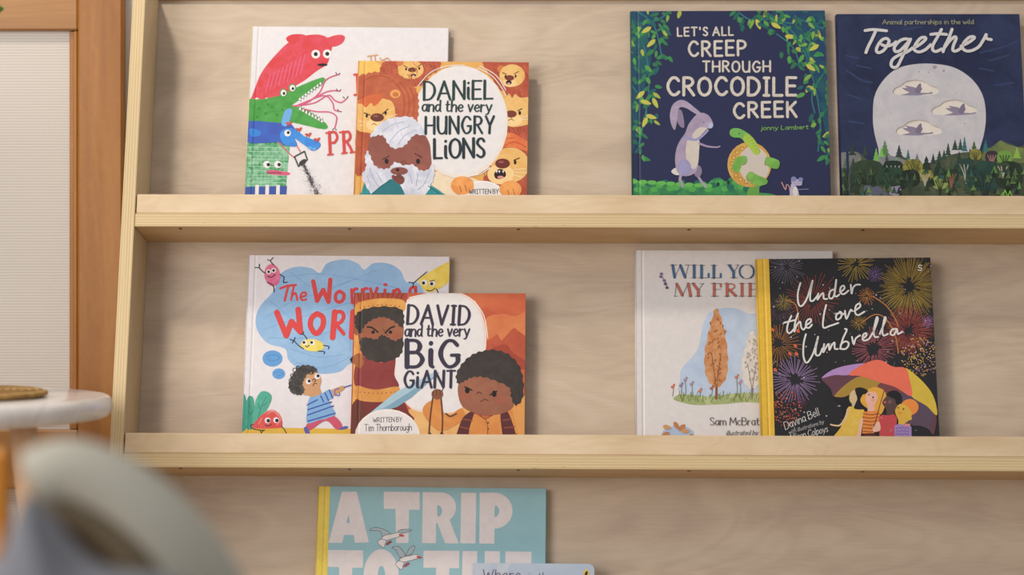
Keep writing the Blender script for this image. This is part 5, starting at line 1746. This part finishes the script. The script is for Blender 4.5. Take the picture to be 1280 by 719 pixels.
f0 = [(p.x, 0.010, p.z) for p in out]; f1 = [(p.x, 0.018, p.z) for p in out]
shell = plain('painted shade brown', '#44382a', 0.85, 0.1)  # dark brown paints the deep shade inside the curved back
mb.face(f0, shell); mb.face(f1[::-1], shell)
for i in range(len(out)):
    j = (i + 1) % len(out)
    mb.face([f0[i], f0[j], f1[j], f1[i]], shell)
mb.build('back_shade_panel', chair)
mb = MB()
rows = []
ST = 0.3775
xs = (at(-90, 900, CY).x - c0.x, at(308, 900, CY).x - c0.x)
cx, hw = (xs[0] + xs[1]) / 2, (xs[1] - xs[0]) / 2 + 0.012
for g, z in ((-0.004, ST - 0.046), (0.0, ST - 0.040), (0.0, ST - 0.012), (-0.004, ST - 0.003), (-0.016, ST)):
    ring = []
    for q in range(48):
        u = 2 * math.pi * q / 48
        sg = lambda x, e: math.copysign(abs(x) ** e, x)
        ring.append((cx + (hw + g) * sg(math.cos(u), .4), -0.105 + (0.125 + g) * sg(math.sin(u), .4), z))
    rows.append(ring)
b = mb.grid(rows, felt, close_u=True)
mb.cap([b + k for k in range(48)][::-1], felt); mb.cap([b + 4 * 48 + k for k in range(48)], felt)
mb.build('seat', chair)
for x in (cx - hw + 0.025, cx + hw - 0.025):
    for y in (-0.20, -0.01):
        mb = MB()
        mb.tube([(x, y, ST - 0.047), (x + (x - cx) * .12, y + (0.02 if y > -.1 else -0.02), 0.001)], [0.015, 0.010], M_PALE, 16)
        mb.build('leg', chair)

# cushion leaning in that chair
PY = 1.115
line = [(34, 612), (58, 634), (104, 688), (150, 706), (212, 712), (252, 744), (240, 850), (180, 884), (100, 892), (-20, 888), (-70, 850), (-80, 770), (-10, 700), (16, 650)]
line = catmull(line, True, 6)
q0 = at(110, 893, PY)
o = bpy.data.objects.new('cushion', None)
mb = MB()
w2 = [at(x, y, PY) - q0 for x, y in line]
gx, gz = sum(p.x for p in w2) / len(w2), sum(p.z for p in w2) / len(w2)
cm = fabric('blue grey cushion', '#76777d', '#67686e')
for sgn in (-1, 1):
    rows = []
    for k in range(12):
        f = math.cos(math.pi / 2 * k / 11.5)
        d = 0.034 * math.sin(math.pi / 2 * k / 11.5) ** 0.8
        rows.append([(gx + (p.x - gx) * f, sgn * d, gz + (p.z - gz) * f) for p in w2])
    bb = mb.grid(rows, cm, close_u=True)
    mb.cap([bb + 11 * len(w2) + k for k in range(len(w2))], cm, True)
o = mb.build('cushion')
o.location = (q0.x, PY, ST + 0.0008)
tag(o, 'soft blue grey cushion propped in the blurred padded chair', 'cushion')

# ------------------------------------------------------------------ orange child's chair at the left edge
och = plain('orange paint', '#c9801c', 0.45, 0.4, 0.12, 20)
OY = 1.40
e0, e1 = at(12, 560, OY), at(12, 700, OY)
seat_c = thing('childs_chair', 'orange painted wooden child chair cut off by the left edge', 'chair', Matrix.Translation((e0.x, OY, 0)))
mb = MB(); mb.box(-0.27, 0.0, -0.007, 0.007, e1.z, e0.z, och, None, 0.005); mb.build('back_slat', seat_c)
for x in (-0.035, -0.235):
    for y, h in ((0.0185, e0.z - 0.01), (-0.20, 0.255)):
        mb = MB(); mb.tube([(x, y, 0.0005), (x, y, h * .5), (x, y, h - .004), (x, y, h)], [0.010, 0.0112, 0.0112, 0.007], och, 20); mb.build('leg', seat_c)
mb = MB(); mb.box(-0.25, -0.02, -0.22, 0.006, 0.256, 0.272, och, None, 0.004); mb.build('seat', seat_c)
